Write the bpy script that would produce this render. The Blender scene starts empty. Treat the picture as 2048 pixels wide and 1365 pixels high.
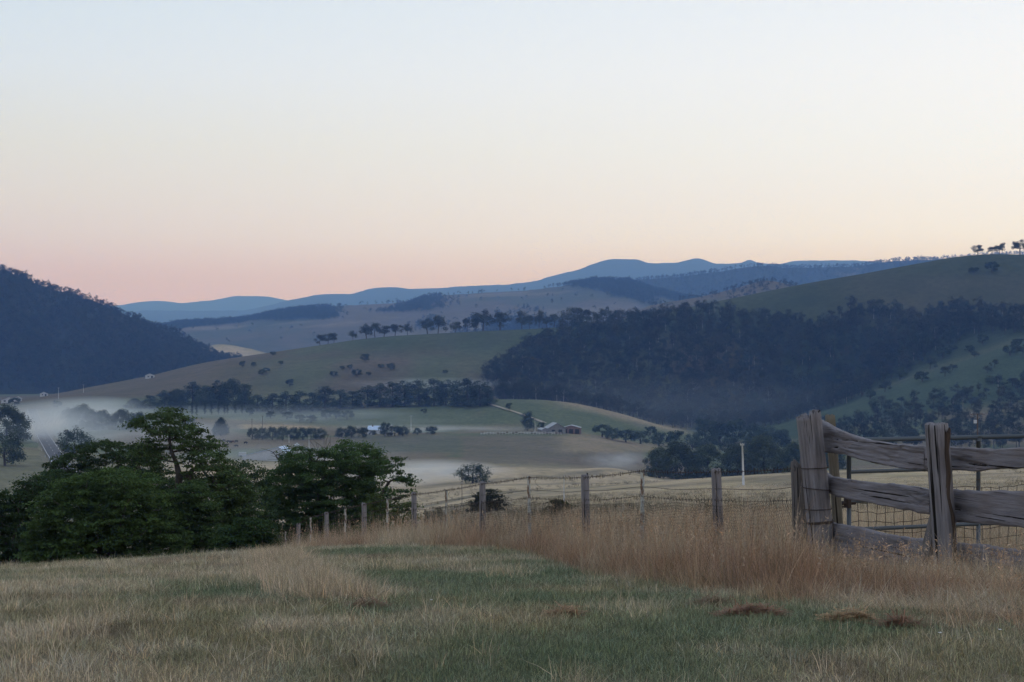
import bpy, math, random
import numpy as np
from mathutils import Vector, Matrix

sc = bpy.context.scene
COL = sc.collection
random.seed(7)
RNG = np.random.default_rng(11)

# ------------------------------------------------------------------ camera, sky, sun, exposure
F, CX, CY, CZ = 3151.0, 1024.0, 682.5, 1.68          # focal length in photo pixels, centre, eye height
cam_data = bpy.data.cameras.new('camera')
cam = bpy.data.objects.new('camera', cam_data)
COL.objects.link(cam)
cam.location = (0, 0, CZ)
cam.rotation_euler = (math.pi / 2, 0, 0)
cam_data.sensor_width = 36.0
cam_data.lens = 36.0 * F / 2048.0
cam_data.clip_start = 0.1
cam_data.clip_end = 60000
sc.camera = cam

sc.view_settings.view_transform = 'Standard'
sc.view_settings.look = 'None'
sc.view_settings.exposure = 0.0
sc.view_settings.gamma = 1.0
sc.view_settings.use_curve_mapping = False
sc.cycles.volume_bounces = 2
sc.cycles.max_bounces = 5
sc.cycles.adaptive_threshold = 0.02
sc.cycles.diffuse_bounces = 2
sc.cycles.transparent_max_bounces = 8
sc.cycles.volume_max_steps = 256


def lin(r, g, b):
    def c(v):
        v /= 255.0
        return v / 12.92 if v <= 0.04045 else ((v + 0.055) / 1.055) ** 2.4
    return (c(r), c(g), c(b))


HAZE_DENSITY = 0.000135
HAZE_COLOR = (0.20, 0.42, 1.0)

world = bpy.data.worlds.new('World')
sc.world = world
world.use_nodes = True
wn = world.node_tree
wn.nodes.clear()


def wnode(t, **kw):
    n = wn.nodes.new(t)
    for k, v in kw.items():
        setattr(n, k, v)
    return n


w_out = wnode('ShaderNodeOutputWorld')
w_bg = wnode('ShaderNodeBackground')
w_bg.inputs['Strength'].default_value = 1.0
w_tc = wnode('ShaderNodeTexCoord')
w_sep = wnode('ShaderNodeSeparateXYZ')
wn.links.new(w_tc.outputs['Generated'], w_sep.inputs[0])
w_asin = wnode('ShaderNodeMath', operation='ARCSINE')
wn.links.new(w_sep.outputs['Z'], w_asin.inputs[0])
w_el = wnode('ShaderNodeMath', operation='MULTIPLY')
w_el.inputs[1].default_value = 2.0 / math.pi
wn.links.new(w_asin.outputs[0], w_el.inputs[0])


def ramp(stops):
    r = wnode('ShaderNodeValToRGB')
    el = r.color_ramp.elements
    while len(el) > 1:
        el.remove(el[-1])
    for i, (deg, col) in enumerate(stops):
        e = el[0] if i == 0 else el.new(deg / 90.0)
        e.position = deg / 90.0
        e.color = (*col, 1.0)
    wn.links.new(w_el.outputs[0], r.inputs[0])
    return r


# twilight arch: dusky pink band low in the sky, cream above it, then pale blue; brighter towards the hidden sun (right)
SKY_L = [(0.00, (0.764, 0.539, 0.776)), (1.14, (0.787, 0.567, 0.810)), (2.41, (0.774, 0.620, 0.815)), (3.68, (0.773, 0.726, 0.868)), (5.12, (0.779, 0.782, 0.873)), (6.92, (0.765, 0.808, 0.869)),
         (9.59, (0.727, 0.834, 1.017)), (12.22, (0.660, 0.800, 0.993)), (25.00, (0.600, 0.715, 0.875)), (50.00, (0.530, 0.635, 0.825)), (90.00, (0.480, 0.585, 0.790))]
SKY_R = [(0.00, (1.014, 0.893, 1.120)), (1.14, (1.045, 0.940, 1.160)), (2.41, (1.075, 1.044, 1.260)), (3.68, (1.096, 1.156, 1.400)), (5.12, (1.049, 1.103, 1.310)), (6.92, (1.021, 1.093, 1.280)),
         (9.59, (1.006, 1.063, 1.219)), (12.22, (0.938, 1.010, 1.174)), (25.00, (0.710, 0.790, 0.905)), (50.00, (0.550, 0.655, 0.835)), (90.00, (0.480, 0.585, 0.790))]
rL, rR = ramp(SKY_L), ramp(SKY_R)
w_fac = wnode('ShaderNodeMapRange')
w_fac.inputs['From Min'].default_value = -0.36
w_fac.inputs['From Max'].default_value = 0.36
wn.links.new(w_sep.outputs['X'], w_fac.inputs['Value'])
w_mix = wnode('ShaderNodeMix', data_type='RGBA')
wn.links.new(w_fac.outputs[0], w_mix.inputs['Factor'])
wn.links.new(rL.outputs[0], w_mix.inputs[6])
wn.links.new(rR.outputs[0], w_mix.inputs[7])
wn.links.new(w_mix.outputs[2], w_bg.inputs['Color'])
wn.links.new(w_bg.outputs[0], w_out.inputs['Surface'])

sun_data = bpy.data.lights.new('sun', 'SUN')
sun_data.energy = 0.12
sun_data.angle = math.radians(30)
sun_data.color = (1.0, 0.86, 0.72)
sun = bpy.data.objects.new('sun', sun_data)
COL.objects.link(sun)
sun.rotation_euler = (math.radians(82), 0, math.radians(75))      # low, from the right, behind soft twilight


# ------------------------------------------------------------------ helpers
def smooth(a, b, x):
    t = np.clip((np.asarray(x, float) - a) / (b - a), 0, 1)
    return t * t * (3 - 2 * t)


def _hash(ix, iy, s):
    h = (ix.astype(np.int64) * 374761393 + iy.astype(np.int64) * 668265263 + s * 144269504) & 0x7fffffff
    h = (h ^ (h >> 13)) * 1274126177 & 0x7fffffff
    return ((h ^ (h >> 16)) & 0xffff) / 65535.0


def vnoise(x, y, s=0):
    x = np.asarray(x, float); y = np.asarray(y, float)
    ix = np.floor(x); iy = np.floor(y)
    fx = x - ix; fy = y - iy
    fx = fx * fx * (3 - 2 * fx); fy = fy * fy * (3 - 2 * fy)
    a = _hash(ix, iy, s); b = _hash(ix + 1, iy, s); c = _hash(ix, iy + 1, s); d = _hash(ix + 1, iy + 1, s)
    return (a * (1 - fx) + b * fx) * (1 - fy) + (c * (1 - fx) + d * fx) * fy


def fbm(x, y, s=0, o=4):
    t = 0.0; a = 0.5; n = 0.0
    for i in range(o):
        t = t + a * vnoise(np.asarray(x) * 2 ** i + 17.3 * i, np.asarray(y) * 2 ** i - 9.1 * i, s + i)
        n += a; a *= 0.5
    return t / n


def pchip_slopes(x, y):
    """x (K,), y (...,K) -> monotone slopes (...,K)"""
    h = np.diff(x); d = np.diff(y, axis=-1) / h
    m = np.zeros_like(y, float)
    if y.shape[-1] == 2:
        m[..., 0] = m[..., 1] = d[..., 0]
        return m
    w1 = 2 * h[1:] + h[:-1]; w2 = h[1:] + 2 * h[:-1]
    d0, d1 = d[..., :-1], d[..., 1:]
    ok = d0 * d1 > 0
    sd0 = np.where(ok, d0, 1.0); sd1 = np.where(ok, d1, 1.0)
    m[..., 1:-1] = np.where(ok, (w1 + w2) / (w1 / sd0 + w2 / sd1), 0.0)
    m[..., 0] = d[..., 0]; m[..., -1] = d[..., -1]
    return m


def pchip1(xs, ys, q):
    xs = np.asarray(xs, float); ys = np.asarray(ys, float); q = np.clip(np.asarray(q, float), xs[0], xs[-1])
    m = pchip_slopes(xs, ys)
    i = np.clip(np.searchsorted(xs, q, side='right') - 1, 0, len(xs) - 2)
    h = xs[i + 1] - xs[i]; t = (q - xs[i]) / h
    return ((2 * t ** 3 - 3 * t ** 2 + 1) * ys[i] + (t ** 3 - 2 * t ** 2 + t) * h * m[i]
            + (-2 * t ** 3 + 3 * t ** 2) * ys[i + 1] + (t ** 3 - t ** 2) * h * m[i + 1])


def pchip_rows(xs, Z, q):
    """xs (K,), Z (N,K), q (N,)"""
    xs = np.asarray(xs, float); q = np.clip(q, xs[0], xs[-1])
    m = pchip_slopes(xs, Z)
    i = np.clip(np.searchsorted(xs, q, side='right') - 1, 0, len(xs) - 2)
    n = np.arange(len(q)); h = xs[i + 1] - xs[i]; t = (q - xs[i]) / h
    return ((2 * t ** 3 - 3 * t ** 2 + 1) * Z[n, i] + (t ** 3 - 2 * t ** 2 + t) * h * m[n, i]
            + (-2 * t ** 3 + 3 * t ** 2) * Z[n, i + 1] + (t ** 3 - t ** 2) * h * m[n, i + 1])


def mesh_np(name, v, f, mat=None, tint=None, smooth_shade=False, mat_idx=None):
    """v (N,3); f: (M,4) or (M,3) int array, or list of such arrays"""
    me = bpy.data.meshes.new(name)
    v = np.asarray(v, np.float32)
    fs = [np.asarray(a, np.int32) for a in (f if isinstance(f, list) else [f]) if len(a)]
    loops = np.concatenate([a.ravel() for a in fs])
    counts = np.concatenate([np.full(len(a), a.shape[1], np.int32) for a in fs])
    starts = np.concatenate([[0], np.cumsum(counts)[:-1]]).astype(np.int32)
    me.vertices.add(len(v)); me.vertices.foreach_set('co', v.ravel())
    me.loops.add(len(loops)); me.loops.foreach_set('vertex_index', loops)
    me.polygons.add(len(counts)); me.polygons.foreach_set('loop_start', starts)
    if mat_idx is not None:
        me.polygons.foreach_set('material_index', np.asarray(mat_idx, np.int32))
    if smooth_shade:
        me.polygons.foreach_set('use_smooth', np.ones(len(counts), bool))
    else:
        me.polygons.foreach_set('use_smooth', np.zeros(len(counts), bool))
    if tint is not None:
        a = me.attributes.new('tint', 'FLOAT_COLOR', 'POINT')
        t = np.ones((len(v), 4), np.float32); t[:, :3] = tint
        a.data.foreach_set('color', t.ravel())
    me.update(calc_edges=True)
    me.validate()
    for m in (mat if isinstance(mat, (list, tuple)) else [mat]):
        if m is not None:
            me.materials.append(m)
    return me


def tag(o, label, cat=None, group=None, kind=None):
    if label: o['label'] = label
    if cat: o['category'] = cat
    if group: o['group'] = group
    if kind: o['kind'] = kind
    return o


def obj(name, me, parent=None, loc=None, rot=None, scale=None):
    o = bpy.data.objects.new(name, me)
    COL.objects.link(o)
    if parent is not None: o.parent = parent
    if loc is not None: o.location = loc
    if rot is not None: o.rotation_euler = rot
    if scale is not None: o.scale = scale
    return o


def empty(name, loc=(0, 0, 0), rz=0.0, scale=None):
    o = obj(name, None, loc=loc, rot=(0, 0, rz), scale=scale)
    o.empty_display_size = 0.3
    return o


def join_parts(parts):
    """parts: list of (v (N,3), list of face arrays) -> v, [quads, tris]"""
    vs, q, t, off = [], [], [], 0
    for v, fl in parts:
        v = np.asarray(v, float)
        vs.append(v)
        for f in fl:
            f = np.asarray(f)
            if not len(f): continue
            (q if f.shape[1] == 4 else t).append(f + off)
        off += len(v)
    out = []
    if q: out.append(np.concatenate(q))
    if t: out.append(np.concatenate(t))
    return np.concatenate(vs), out


def tube(pts, rad, sides=6, caps=True):
    pts = np.asarray(pts, float); n = len(pts)
    rad = np.broadcast_to(np.asarray(rad, float), (n,))
    d = np.gradient(pts, axis=0)
    d /= np.linalg.norm(d, axis=1)[:, None] + 1e-9
    up = np.array([0, 0, 1.0]) if abs(d[:, 2]).mean() < 0.8 else np.array([1.0, 0, 0])
    a = np.cross(d, up); a /= np.linalg.norm(a, axis=1)[:, None] + 1e-9
    b = np.cross(d, a)
    th = np.arange(sides) * 2 * math.pi / sides
    v = pts[:, None, :] + rad[:, None, None] * (np.cos(th)[None, :, None] * a[:, None, :] + np.sin(th)[None, :, None] * b[:, None, :])
    v = v.reshape(-1, 3)
    i = np.arange(n - 1)[:, None] * sides; j = np.arange(sides)[None, :]; k = (j + 1) % sides
    q = np.stack([i + j, i + k, i + sides + k, i + sides + j], -1).reshape(-1, 4)
    tris = []
    if caps:
        for s in range(1, sides - 1):
            tris.append((0, s, s + 1)); tris.append(((n - 1) * sides, (n - 1) * sides + s + 1, (n - 1) * sides + s))
    return v, [q, np.array(tris, int).reshape(-1, 3)]


def box(x0, x1, y0, y1, z0, z1):
    v = np.array([(x, y, z) for z in (z0, z1) for x, y in ((x0, y0), (x1, y0), (x1, y1), (x0, y1))], float)
    f = np.array([(0, 3, 2, 1), (4, 5, 6, 7), (0, 1, 5, 4), (1, 2, 6, 5), (2, 3, 7, 6), (3, 0, 4, 7)])
    return v, [f]


def prism(poly, y0, y1):
    """polygon in x,z extruded along y"""
    p = np.asarray(poly, float); n = len(p)
    v = np.concatenate([np.c_[p[:, 0], np.full(n, y0), p[:, 1]], np.c_[p[:, 0], np.full(n, y1), p[:, 1]]])
    q = np.array([(i, (i + 1) % n, n + (i + 1) % n, n + i) for i in range(n)])
    t = [(0, i + 1, i) for i in range(1, n - 1)] + [(n, n + i, n + i + 1) for i in range(1, n - 1)]
    return v, [q, np.array(t)]


ORD = ['first', 'second', 'third', 'fourth', 'fifth', 'sixth', 'seventh', 'eighth', 'ninth', 'tenth', 'eleventh', 'twelfth',
       'thirteenth', 'fourteenth', 'fifteenth', 'sixteenth', 'seventeenth', 'eighteenth', 'nineteenth', 'twentieth',
       'twenty-first', 'twenty-second', 'twenty-third', 'twenty-fourth', 'twenty-fifth', 'twenty-sixth', 'twenty-seventh',
       'twenty-eighth', 'twenty-ninth', 'thirtieth']

# ------------------------------------------------------------------ materials
def new_mat(name):
    m = bpy.data.materials.new(name); m.use_nodes = True
    nt = m.node_tree; nt.nodes.clear()
    out = nt.nodes.new('ShaderNodeOutputMaterial')
    return m, nt, out


def N(nt, t, **kw):
    n = nt.nodes.new(t)
    for k, v in kw.items():
        if k.startswith('i_'):
            n.inputs[k[2:].replace('_', ' ')].default_value = v
        else:
            setattr(n, k, v)
    return n


def mixc(nt, fac, a, b, blend='MIX'):
    n = nt.nodes.new('ShaderNodeMix'); n.data_type = 'RGBA'; n.blend_type = blend
    for s, v in ((0, fac), (6, a), (7, b)):
        if isinstance(v, bpy.types.NodeSocket): nt.links.new(v, n.inputs[s])
        elif v is not None: n.inputs[s].default_value = (*v, 1) if isinstance(v, tuple) else v
    return n.outputs[2]


def maprange(nt, val, a, b, c=0.0, d=1.0):
    n = nt.nodes.new('ShaderNodeMapRange')
    nt.links.new(val, n.inputs['Value'])
    n.inputs['From Min'].default_value = a; n.inputs['From Max'].default_value = b
    n.inputs['To Min'].default_value = c; n.inputs['To Max'].default_value = d
    return n.outputs[0]


def noise(nt, scale, detail=4.0, rough=0.55, vec=None, mapping=None, coord='Object'):
    n = N(nt, 'ShaderNodeTexNoise'); n.inputs['Scale'].default_value = scale
    n.inputs['Detail'].default_value = detail; n.inputs['Roughness'].default_value = rough
    if vec is None:
        tc = N(nt, 'ShaderNodeTexCoord'); vec = tc.outputs[coord]
    if mapping:
        mp = N(nt, 'ShaderNodeMapping'); mp.inputs['Scale'].default_value = mapping
        nt.links.new(vec, mp.inputs['Vector']); vec = mp.outputs[0]
    nt.links.new(vec, n.inputs['Vector'])
    return n


def bump(nt, height, strength, dist, normal_of):
    b = N(nt, 'ShaderNodeBump'); b.inputs['Strength'].default_value = strength; b.inputs['Distance'].default_value = dist
    nt.links.new(height, b.inputs['Height']); nt.links.new(b.outputs[0], normal_of.inputs['Normal'])


def plain_mat(name, col, rough=0.8, metal=0.0, var=0.25, scale=3.0, spec=0.3):
    m, nt, out = new_mat(name)
    p = N(nt, 'ShaderNodeBsdfPrincipled')
    p.inputs['Roughness'].default_value = rough; p.inputs['Metallic'].default_value = metal
    p.inputs['Specular IOR Level'].default_value = spec
    n = noise(nt, scale, 5.0)
    v = maprange(nt, n.outputs['Fac'], 0.3, 0.7, 1 - var, 1 + var)
    c = mixc(nt, 1.0, tuple(col), v, 'MULTIPLY')
    nt.links.new(c, p.inputs['Base Color']); nt.links.new(p.outputs[0], out.inputs[0])
    return m


def land_mat(name, fine, coarse, var=0.35):
    """ground cover: the sheet's own land-cover tint, broken up by soil and tussock noise"""
    m, nt, out = new_mat(name)
    p = N(nt, 'ShaderNodeBsdfPrincipled')
    p.inputs['Roughness'].default_value = 0.95; p.inputs['Specular IOR Level'].default_value = 0.08
    a = N(nt, 'ShaderNodeAttribute', attribute_name='tint')
    n1 = noise(nt, fine, 6.0, 0.65); n2 = noise(nt, coarse, 5.0, 0.6)
    v1 = maprange(nt, n1.outputs['Fac'], 0.25, 0.75, 1 - var, 1 + var)
    c = mixc(nt, 1.0, a.outputs['Color'], v1, 'MULTIPLY')
    f2 = maprange(nt, n2.outputs['Fac'], 0.42, 0.72, 0.0, 0.55)
    c = mixc(nt, f2, c, mixc(nt, 1.0, a.outputs['Color'], (0.55, 0.66, 0.55), 'MULTIPLY'))
    nt.links.new(c, p.inputs['Base Color'])
    bump(nt, n1.outputs['Fac'], 0.6, 0.35 / fine, p)
    nt.links.new(p.outputs[0], out.inputs[0])
    return m


def leaf_mat(name, col, trans=0.25, instancer=False, rough=0.7):
    m, nt, out = new_mat(name)
    a = N(nt, 'ShaderNodeAttribute', attribute_name='tint')
    c = mixc(nt, 1.0, tuple(col), a.outputs['Color'], 'MULTIPLY')
    if instancer:
        b = N(nt, 'ShaderNodeAttribute', attribute_name='itint', attribute_type='INSTANCER')
        c = mixc(nt, 1.0, c, b.outputs['Color'], 'MULTIPLY')
    else:
        oi = N(nt, 'ShaderNodeObjectInfo')
        r = maprange(nt, oi.outputs['Random'], 0, 1, 0.78, 1.22)
        c = mixc(nt, 1.0, c, r, 'MULTIPLY')
    p = N(nt, 'ShaderNodeBsdfPrincipled'); p.inputs['Roughness'].default_value = rough
    p.inputs['Specular IOR Level'].default_value = 0.2
    t = N(nt, 'ShaderNodeBsdfTranslucent')
    nt.links.new(c, p.inputs['Base Color']); nt.links.new(c, t.inputs['Color'])
    s = N(nt, 'ShaderNodeMixShader'); s.inputs[0].default_value = trans
    nt.links.new(p.outputs[0], s.inputs[1]); nt.links.new(t.outputs[0], s.inputs[2]); nt.links.new(s.outputs[0], out.inputs[0])
    return m


def wood_mat(name, light, dark, along='X', rust=False):
    """weathered timber: long grain, dark checks, lichen-pale faces; grain along the object's own axis"""
    m, nt, out = new_mat(name)
    sc_ = (0.9, 16, 16) if along == 'X' else (16, 16, 0.9)
    sc2 = (0.35, 5, 5) if along == 'X' else (5, 5, 0.35)
    n1 = noise(nt, 2.2, 8.0, 0.7, mapping=sc_); n2 = noise(nt, 1.6, 5.0, 0.6, mapping=sc2); n3 = noise(nt, 2.4, 5.0)
    p = N(nt, 'ShaderNodeBsdfPrincipled'); p.inputs['Roughness'].default_value = 0.88; p.inputs['Specular IOR Level'].default_value = 0.15
    c = mixc(nt, maprange(nt, n1.outputs['Fac'], 0.26, 0.64), tuple(dark), tuple(light))
    c = mixc(nt, maprange(nt, n2.outputs['Fac'], 0.52, 0.70, 0, 0.75), c, tuple(0.45 * v for v in dark))
    c = mixc(nt, maprange(nt, n3.outputs['Fac'], 0.5, 0.75, 0, 0.5), c, (light[0] * 0.72, light[1] * 0.62, light[2] * 0.55))
    n4 = noise(nt, 1.1, 3.0, 0.5, mapping=(0.55, 26, 26) if along == 'X' else (26, 26, 0.55))
    crack = maprange(nt, n4.outputs['Fac'], 0.35, 0.40, 0.0, 1.0)
    c = mixc(nt, crack, (0.012, 0.010, 0.010), c)
    nt.links.new(c, p.inputs['Base Color'])
    bump(nt, n1.outputs['Fac'], 0.6, 0.02, p)
    nt.links.new(p.outputs[0], out.inputs[0])
    return m


def rusty_paint_mat(name, paint, rust, thr=0.5, scale=(9, 9, 3.0), metal=0.0):
    m, nt, out = new_mat(name)
    n1 = noise(nt, 1.0, 6.0, 0.65, mapping=scale); n2 = noise(nt, 30.0, 3.0)
    p = N(nt, 'ShaderNodeBsdfPrincipled'); p.inputs['Roughness'].default_value = 0.6; p.inputs['Metallic'].default_value = metal
    f = maprange(nt, n1.outputs['Fac'], thr, thr + 0.08)
    c = mixc(nt, f, tuple(paint), mixc(nt, maprange(nt, n2.outputs['Fac'], 0.4, 0.6), tuple(rust), tuple(0.5 * v for v in rust)))
    nt.links.new(c, p.inputs['Base Color']); nt.links.new(p.outputs[0], out.inputs[0])
    return m


M = {}
M['paddock'] = land_mat('paddock_soil', 6.0, 0.6)
M['valley'] = land_mat('valley_grass', 0.35, 0.045, 0.38)
M['ridge'] = land_mat('ridge_grass', 0.16, 0.02, 0.34)
M['far'] = land_mat('far_hill_grass', 0.03, 0.004, 0.22)
M['leaf'] = leaf_mat('dark_elm_leaf', (0.062, 0.098, 0.036), 0.3)
M['gum'] = leaf_mat('eucalypt_leaf', (0.058, 0.068, 0.044), 0.2)
M['bush'] = leaf_mat('bush_leaf', (0.048, 0.066, 0.040), 0.2)
M['willow'] = leaf_mat('willow_leaf', (0.062, 0.078, 0.042), 0.25)
M['forest'] = leaf_mat('forest_leaf', (0.034, 0.040, 0.027), 0.15, instancer=True)
M['grass'] = leaf_mat('grass_blade', (1, 1, 1), 0.35, instancer=True)
M['bark'] = plain_mat('grey_bark', (0.060, 0.052, 0.046), 0.95, var=0.4, scale=6)
M['pale_bark'] = plain_mat('pale_gum_bark', (0.24, 0.225, 0.20), 0.9, var=0.35, scale=2)
M['rail'] = wood_mat('weathered_rail', (0.25, 0.238, 0.265), (0.115, 0.107, 0.118), 'X')
M['post'] = wood_mat('weathered_post', (0.25, 0.238, 0.26), (0.10, 0.092, 0.098), 'Z')
M['post_dark'] = wood_mat('old_dark_post', (0.17, 0.155, 0.155), (0.06, 0.052, 0.05), 'Z')
M['post_split'] = wood_mat('torn_heartwood', (0.085, 0.062, 0.05), (0.03, 0.023, 0.02), 'Z')
M['post_yellow'] = wood_mat('sawn_post', (0.19, 0.172, 0.142), (0.10, 0.09, 0.076), 'Z')
M['picket'] = rusty_paint_mat('rusty_white_picket', (0.45, 0.46, 0.44), (0.20, 0.10, 0.05), 0.50)
M['steel'] = rusty_paint_mat('galvanised_pipe', (0.075, 0.09, 0.11), (0.11, 0.07, 0.05), 0.60, (3, 3, 3), 0.3)
M['wire'] = plain_mat('rusted_wire', (0.045, 0.032, 0.028), 0.8, var=0.4, scale=9)
M['net'] = plain_mat('netting_wire', (0.035, 0.030, 0.030), 0.8, var=0.3, scale=9)
M['roofblue'] = plain_mat('pale_blue_iron_roof', (0.46, 0.58, 0.78), 0.5, var=0.08, scale=0.6)
M['white'] = plain_mat('white_painted_wall', (0.42, 0.44, 0.49), 0.7, var=0.08, scale=0.8)
M['greyroof'] = plain_mat('grey_iron_roof', (0.26, 0.28, 0.32), 0.55, var=0.15, scale=0.8)
M['shedwall'] = plain_mat('grey_board_wall', (0.17, 0.17, 0.18), 0.85, var=0.3, scale=1.5)
M['rustwall'] = plain_mat('rusty_iron_wall', (0.16, 0.105, 0.09), 0.8, var=0.4, scale=1.2)
M['dark'] = plain_mat('dark_opening', (0.02, 0.02, 0.022), 0.6, var=0.2)
M['asphalt'] = plain_mat('road_asphalt', (0.07, 0.07, 0.075), 0.85, var=0.2, scale=0.6)
M['paint'] = plain_mat('road_paint', (0.45, 0.45, 0.46), 0.7, var=0.15, scale=0.6)
M['verge'] = plain_mat('grassy_verge', (0.15, 0.135, 0.09), 0.95, var=0.3, scale=0.3)
M['track'] = plain_mat('gravel_track', (0.32, 0.28, 0.22), 0.95, var=0.25, scale=0.3)
M['polewood'] = plain_mat('grey_pole', (0.50, 0.50, 0.52), 0.85, var=0.2, scale=1)
M['poledark'] = plain_mat('brown_pole', (0.13, 0.10, 0.085), 0.85, var=0.25, scale=1)
M['cow'] = plain_mat('black_cow_hide', (0.025, 0.022, 0.02), 0.8, var=0.3, scale=2)
M['cowbrown'] = plain_mat('brown_cow_hide', (0.10, 0.05, 0.03), 0.8, var=0.3, scale=2)
M['petal'] = plain_mat('white_petal', (0.8, 0.8, 0.8), 0.6, var=0.05)
M['straw'] = leaf_mat('straw', (0.42, 0.29, 0.20), 0.2)

# ------------------------------------------------------------------ the lie of the land
# each row: distance along the view axis, then height below eye level ('z') or apparent height in the photo ('p'), by bearing
ROWS = [
    (0.5, 'z', [(0, -1.66), (2048, -1.66)]),
    (8, 'z', [(0, -1.72), (2048, -1.70)]),
    (14, 'z', [(0, -2.25), (2048, -2.20)]),
    (20, 'z', [(0, -3.0), (1000, -2.92), (2048, -2.80)]),
    (28, 'z', [(-400, -4.20), (0, -4.06), (560, -3.78), (1170, -3.68), (2048, -3.5)]),
    (42, 'z', [(-400, -7.2), (0, -6.9), (560, -5.75), (828, -5.35), (1170, -5.05), (2048, -4.9)]),
    (60, 'z', [(-400, -11.6), (0, -11.2), (300, -10.4), (560, -8.6), (700, -8.15), (828, -7.8), (1000, -7.1), (1200, -6.9), (2048, -6.8)]),
    (100, 'z', [(0, -19), (560, -16), (828, -13.3), (1000, -11.4), (1300, -10.9), (1600, -10.7), (2048, -10.3)]),
    (200, 'z', [(0, -36), (560, -32), (828, -24), (1000, -20.9), (1300, -19.6), (1600, -18.7), (2048, -17.9)]),
    (320, 'z', [(0, -46), (560, -45), (828, -34.8), (1000, -31), (1300, -29), (1600, -26.6), (2048, -25.4)]),
    (450, 'z', [(0, -46), (560, -50), (828, -44.5), (1000, -41.5), (1300, -40.4), (1600, -43), (2048, -43)]),
    (620, 'z', [(0, -47), (300, -50), (560, -52), (828, -53), (1000, -52), (1300, -55), (1600, -57), (2048, -58)]),
    (760, 'z', [(0, -49), (300, -52), (560, -53), (828, -54), (1000, -55), (1150, -57), (1300, -62), (1450, -64), (1600, -63), (2048, -58)]),
    (920, 'p', [(0, 855), (250, 860), (500, 867), (700, 872), (900, 868), (1100, 866), (1160, 869), (1250, 884), (1310, 898), (1400, 908), (1600, 902), (2048, 866)]),
    (1020, 'p', [(0, 840), (250, 838), (500, 846), (700, 858), (900, 861), (1100, 868), (1310, 892), (1600, 886), (1700, 861), (2048, 815)]),
    (1150, 'p', [(0, 817), (250, 816), (500, 811), (640, 817), (800, 815), (950, 806), (1000, 800), (1060, 800), (1150, 808), (1250, 830), (1330, 855), (1420, 870), (1530, 856), (1640, 826), (1750, 793), (1900, 746), (2048, 700), (2500, 600)]),
    (1230, 'p', [(0, 809), (250, 796), (500, 784), (640, 788), (800, 795), (1000, 806), (1150, 822), (1330, 846), (1450, 842), (1530, 846), (1640, 814), (1750, 776), (1900, 722), (2048, 670), (2500, 570)]),
    (1360, 'p', [(0, 806), (250, 778), (500, 740), (700, 718), (900, 717), (1100, 722), (1250, 720), (1420, 705), (1600, 680), (1850, 628), (2048, 594), (2500, 520)]),
    (1500, 'p', [(-600, 835), (0, 803), (100, 790), (200, 772), (300, 752), (400, 728), (480, 714), (560, 703), (640, 691), (700, 682), (780, 673), (900, 666), (1000, 661), (1100, 656), (1200, 646), (1300, 630), (1420, 606), (1600, 570), (1750, 543), (1850, 525), (1920, 514), (1990, 509), (2048, 510), (2500, 505)]),
    (1800, 'z', [(0, -62), (300, -60), (600, -55), (1000, -40), (1500, -10), (2048, 20)]),
    (2300, 'z', [(0, -66), (2048, -66)]),
    (3400, 'z', [(0, -62), (2048, -62)]),
    (16400, 'z', [(0, -66), (2048, -66)]),
]
RY = np.array([r[0] for r in ROWS], float)


def terrain_rel(u, y):
    u = np.atleast_1d(np.asarray(u, float)); y = np.atleast_1d(np.asarray(y, float))
    Z = np.empty((len(u), len(ROWS)))
    for k, (Y, mode, st) in enumerate(ROWS):
        xs = [s[0] for s in st]; ys = [s[1] for s in st]
        val = pchip1(xs, ys, u)
        Z[:, k] = val if mode == 'z' else -(val - CY) / F * Y
    z = pchip_rows(RY, Z, y)
    x = (u - CX) / F * y
    # hummocks, growing with distance
    a1 = 0.035 * smooth(3, 12, y)
    z = z + a1 * (fbm(x / 1.1, y / 1.1, 3, 3) - 0.5) * 2
    a2 = 0.9 * smooth(90, 420, y) * (1 - 0.6 * smooth(1400, 1500, y))
    z = z + a2 * (fbm(x / 42, y / 60, 9, 4) - 0.5) * 2
    a3 = 5.0 * smooth(1160, 1260, y) * (1 - smooth(1380, 1480, y)) * smooth(200, 600, u)
    z = z + a3 * (fbm(x / 120, y / 200, 19, 3) - 0.5) * 2
    # small knoll in the misty hollow
    z = z + 3.4 * np.exp(-((x - 41) / 13) ** 2 - ((y - 640) / 30) ** 2)
    return z


def ground_z(x, y):
    x = np.atleast_1d(np.asarray(x, float)); y = np.atleast_1d(np.asarray(y, float))
    u = CX + F * x / np.maximum(y, 0.5)
    return terrain_rel(u, y) + CZ


def gz(x, y):
    return float(ground_z(x, y)[0])


_YS = np.geomspace(6, 2200, 2600)


def hit(px, py, y_from=6.0):
    """where the line of sight at a bearing and dip first meets the land"""
    ys = _YS[_YS >= y_from]
    z = terrain_rel(np.full(len(ys), float(px)), ys)
    p = CY - z / ys * F
    k = np.nonzero(p <= py)[0]
    i = int(k[0]) if len(k) else int(np.argmin(p))
    y = float(ys[i])
    return Vector(((px - CX) / F * y, y, float(z[i]) + CZ))


def P(px, py, y):
    return Vector(((px - CX) / F * y, y, CZ - (py - CY) / F * y))


# ------------------------------------------------------------------ land cover colours (albedo)
GOLD = np.array([0.34, 0.265, 0.175]); DRY = np.array([0.26, 0.21, 0.145]); GREEN = np.array([0.115, 0.135, 0.075])
BROWN = np.array([0.13, 0.105, 0.075]); WOODF = np.array([0.030, 0.034, 0.026]); DGREEN = np.array([0.060, 0.085, 0.05])


def lerp(a, b, t):
    return a + (b - a) * np.asarray(t)[..., None]


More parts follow.
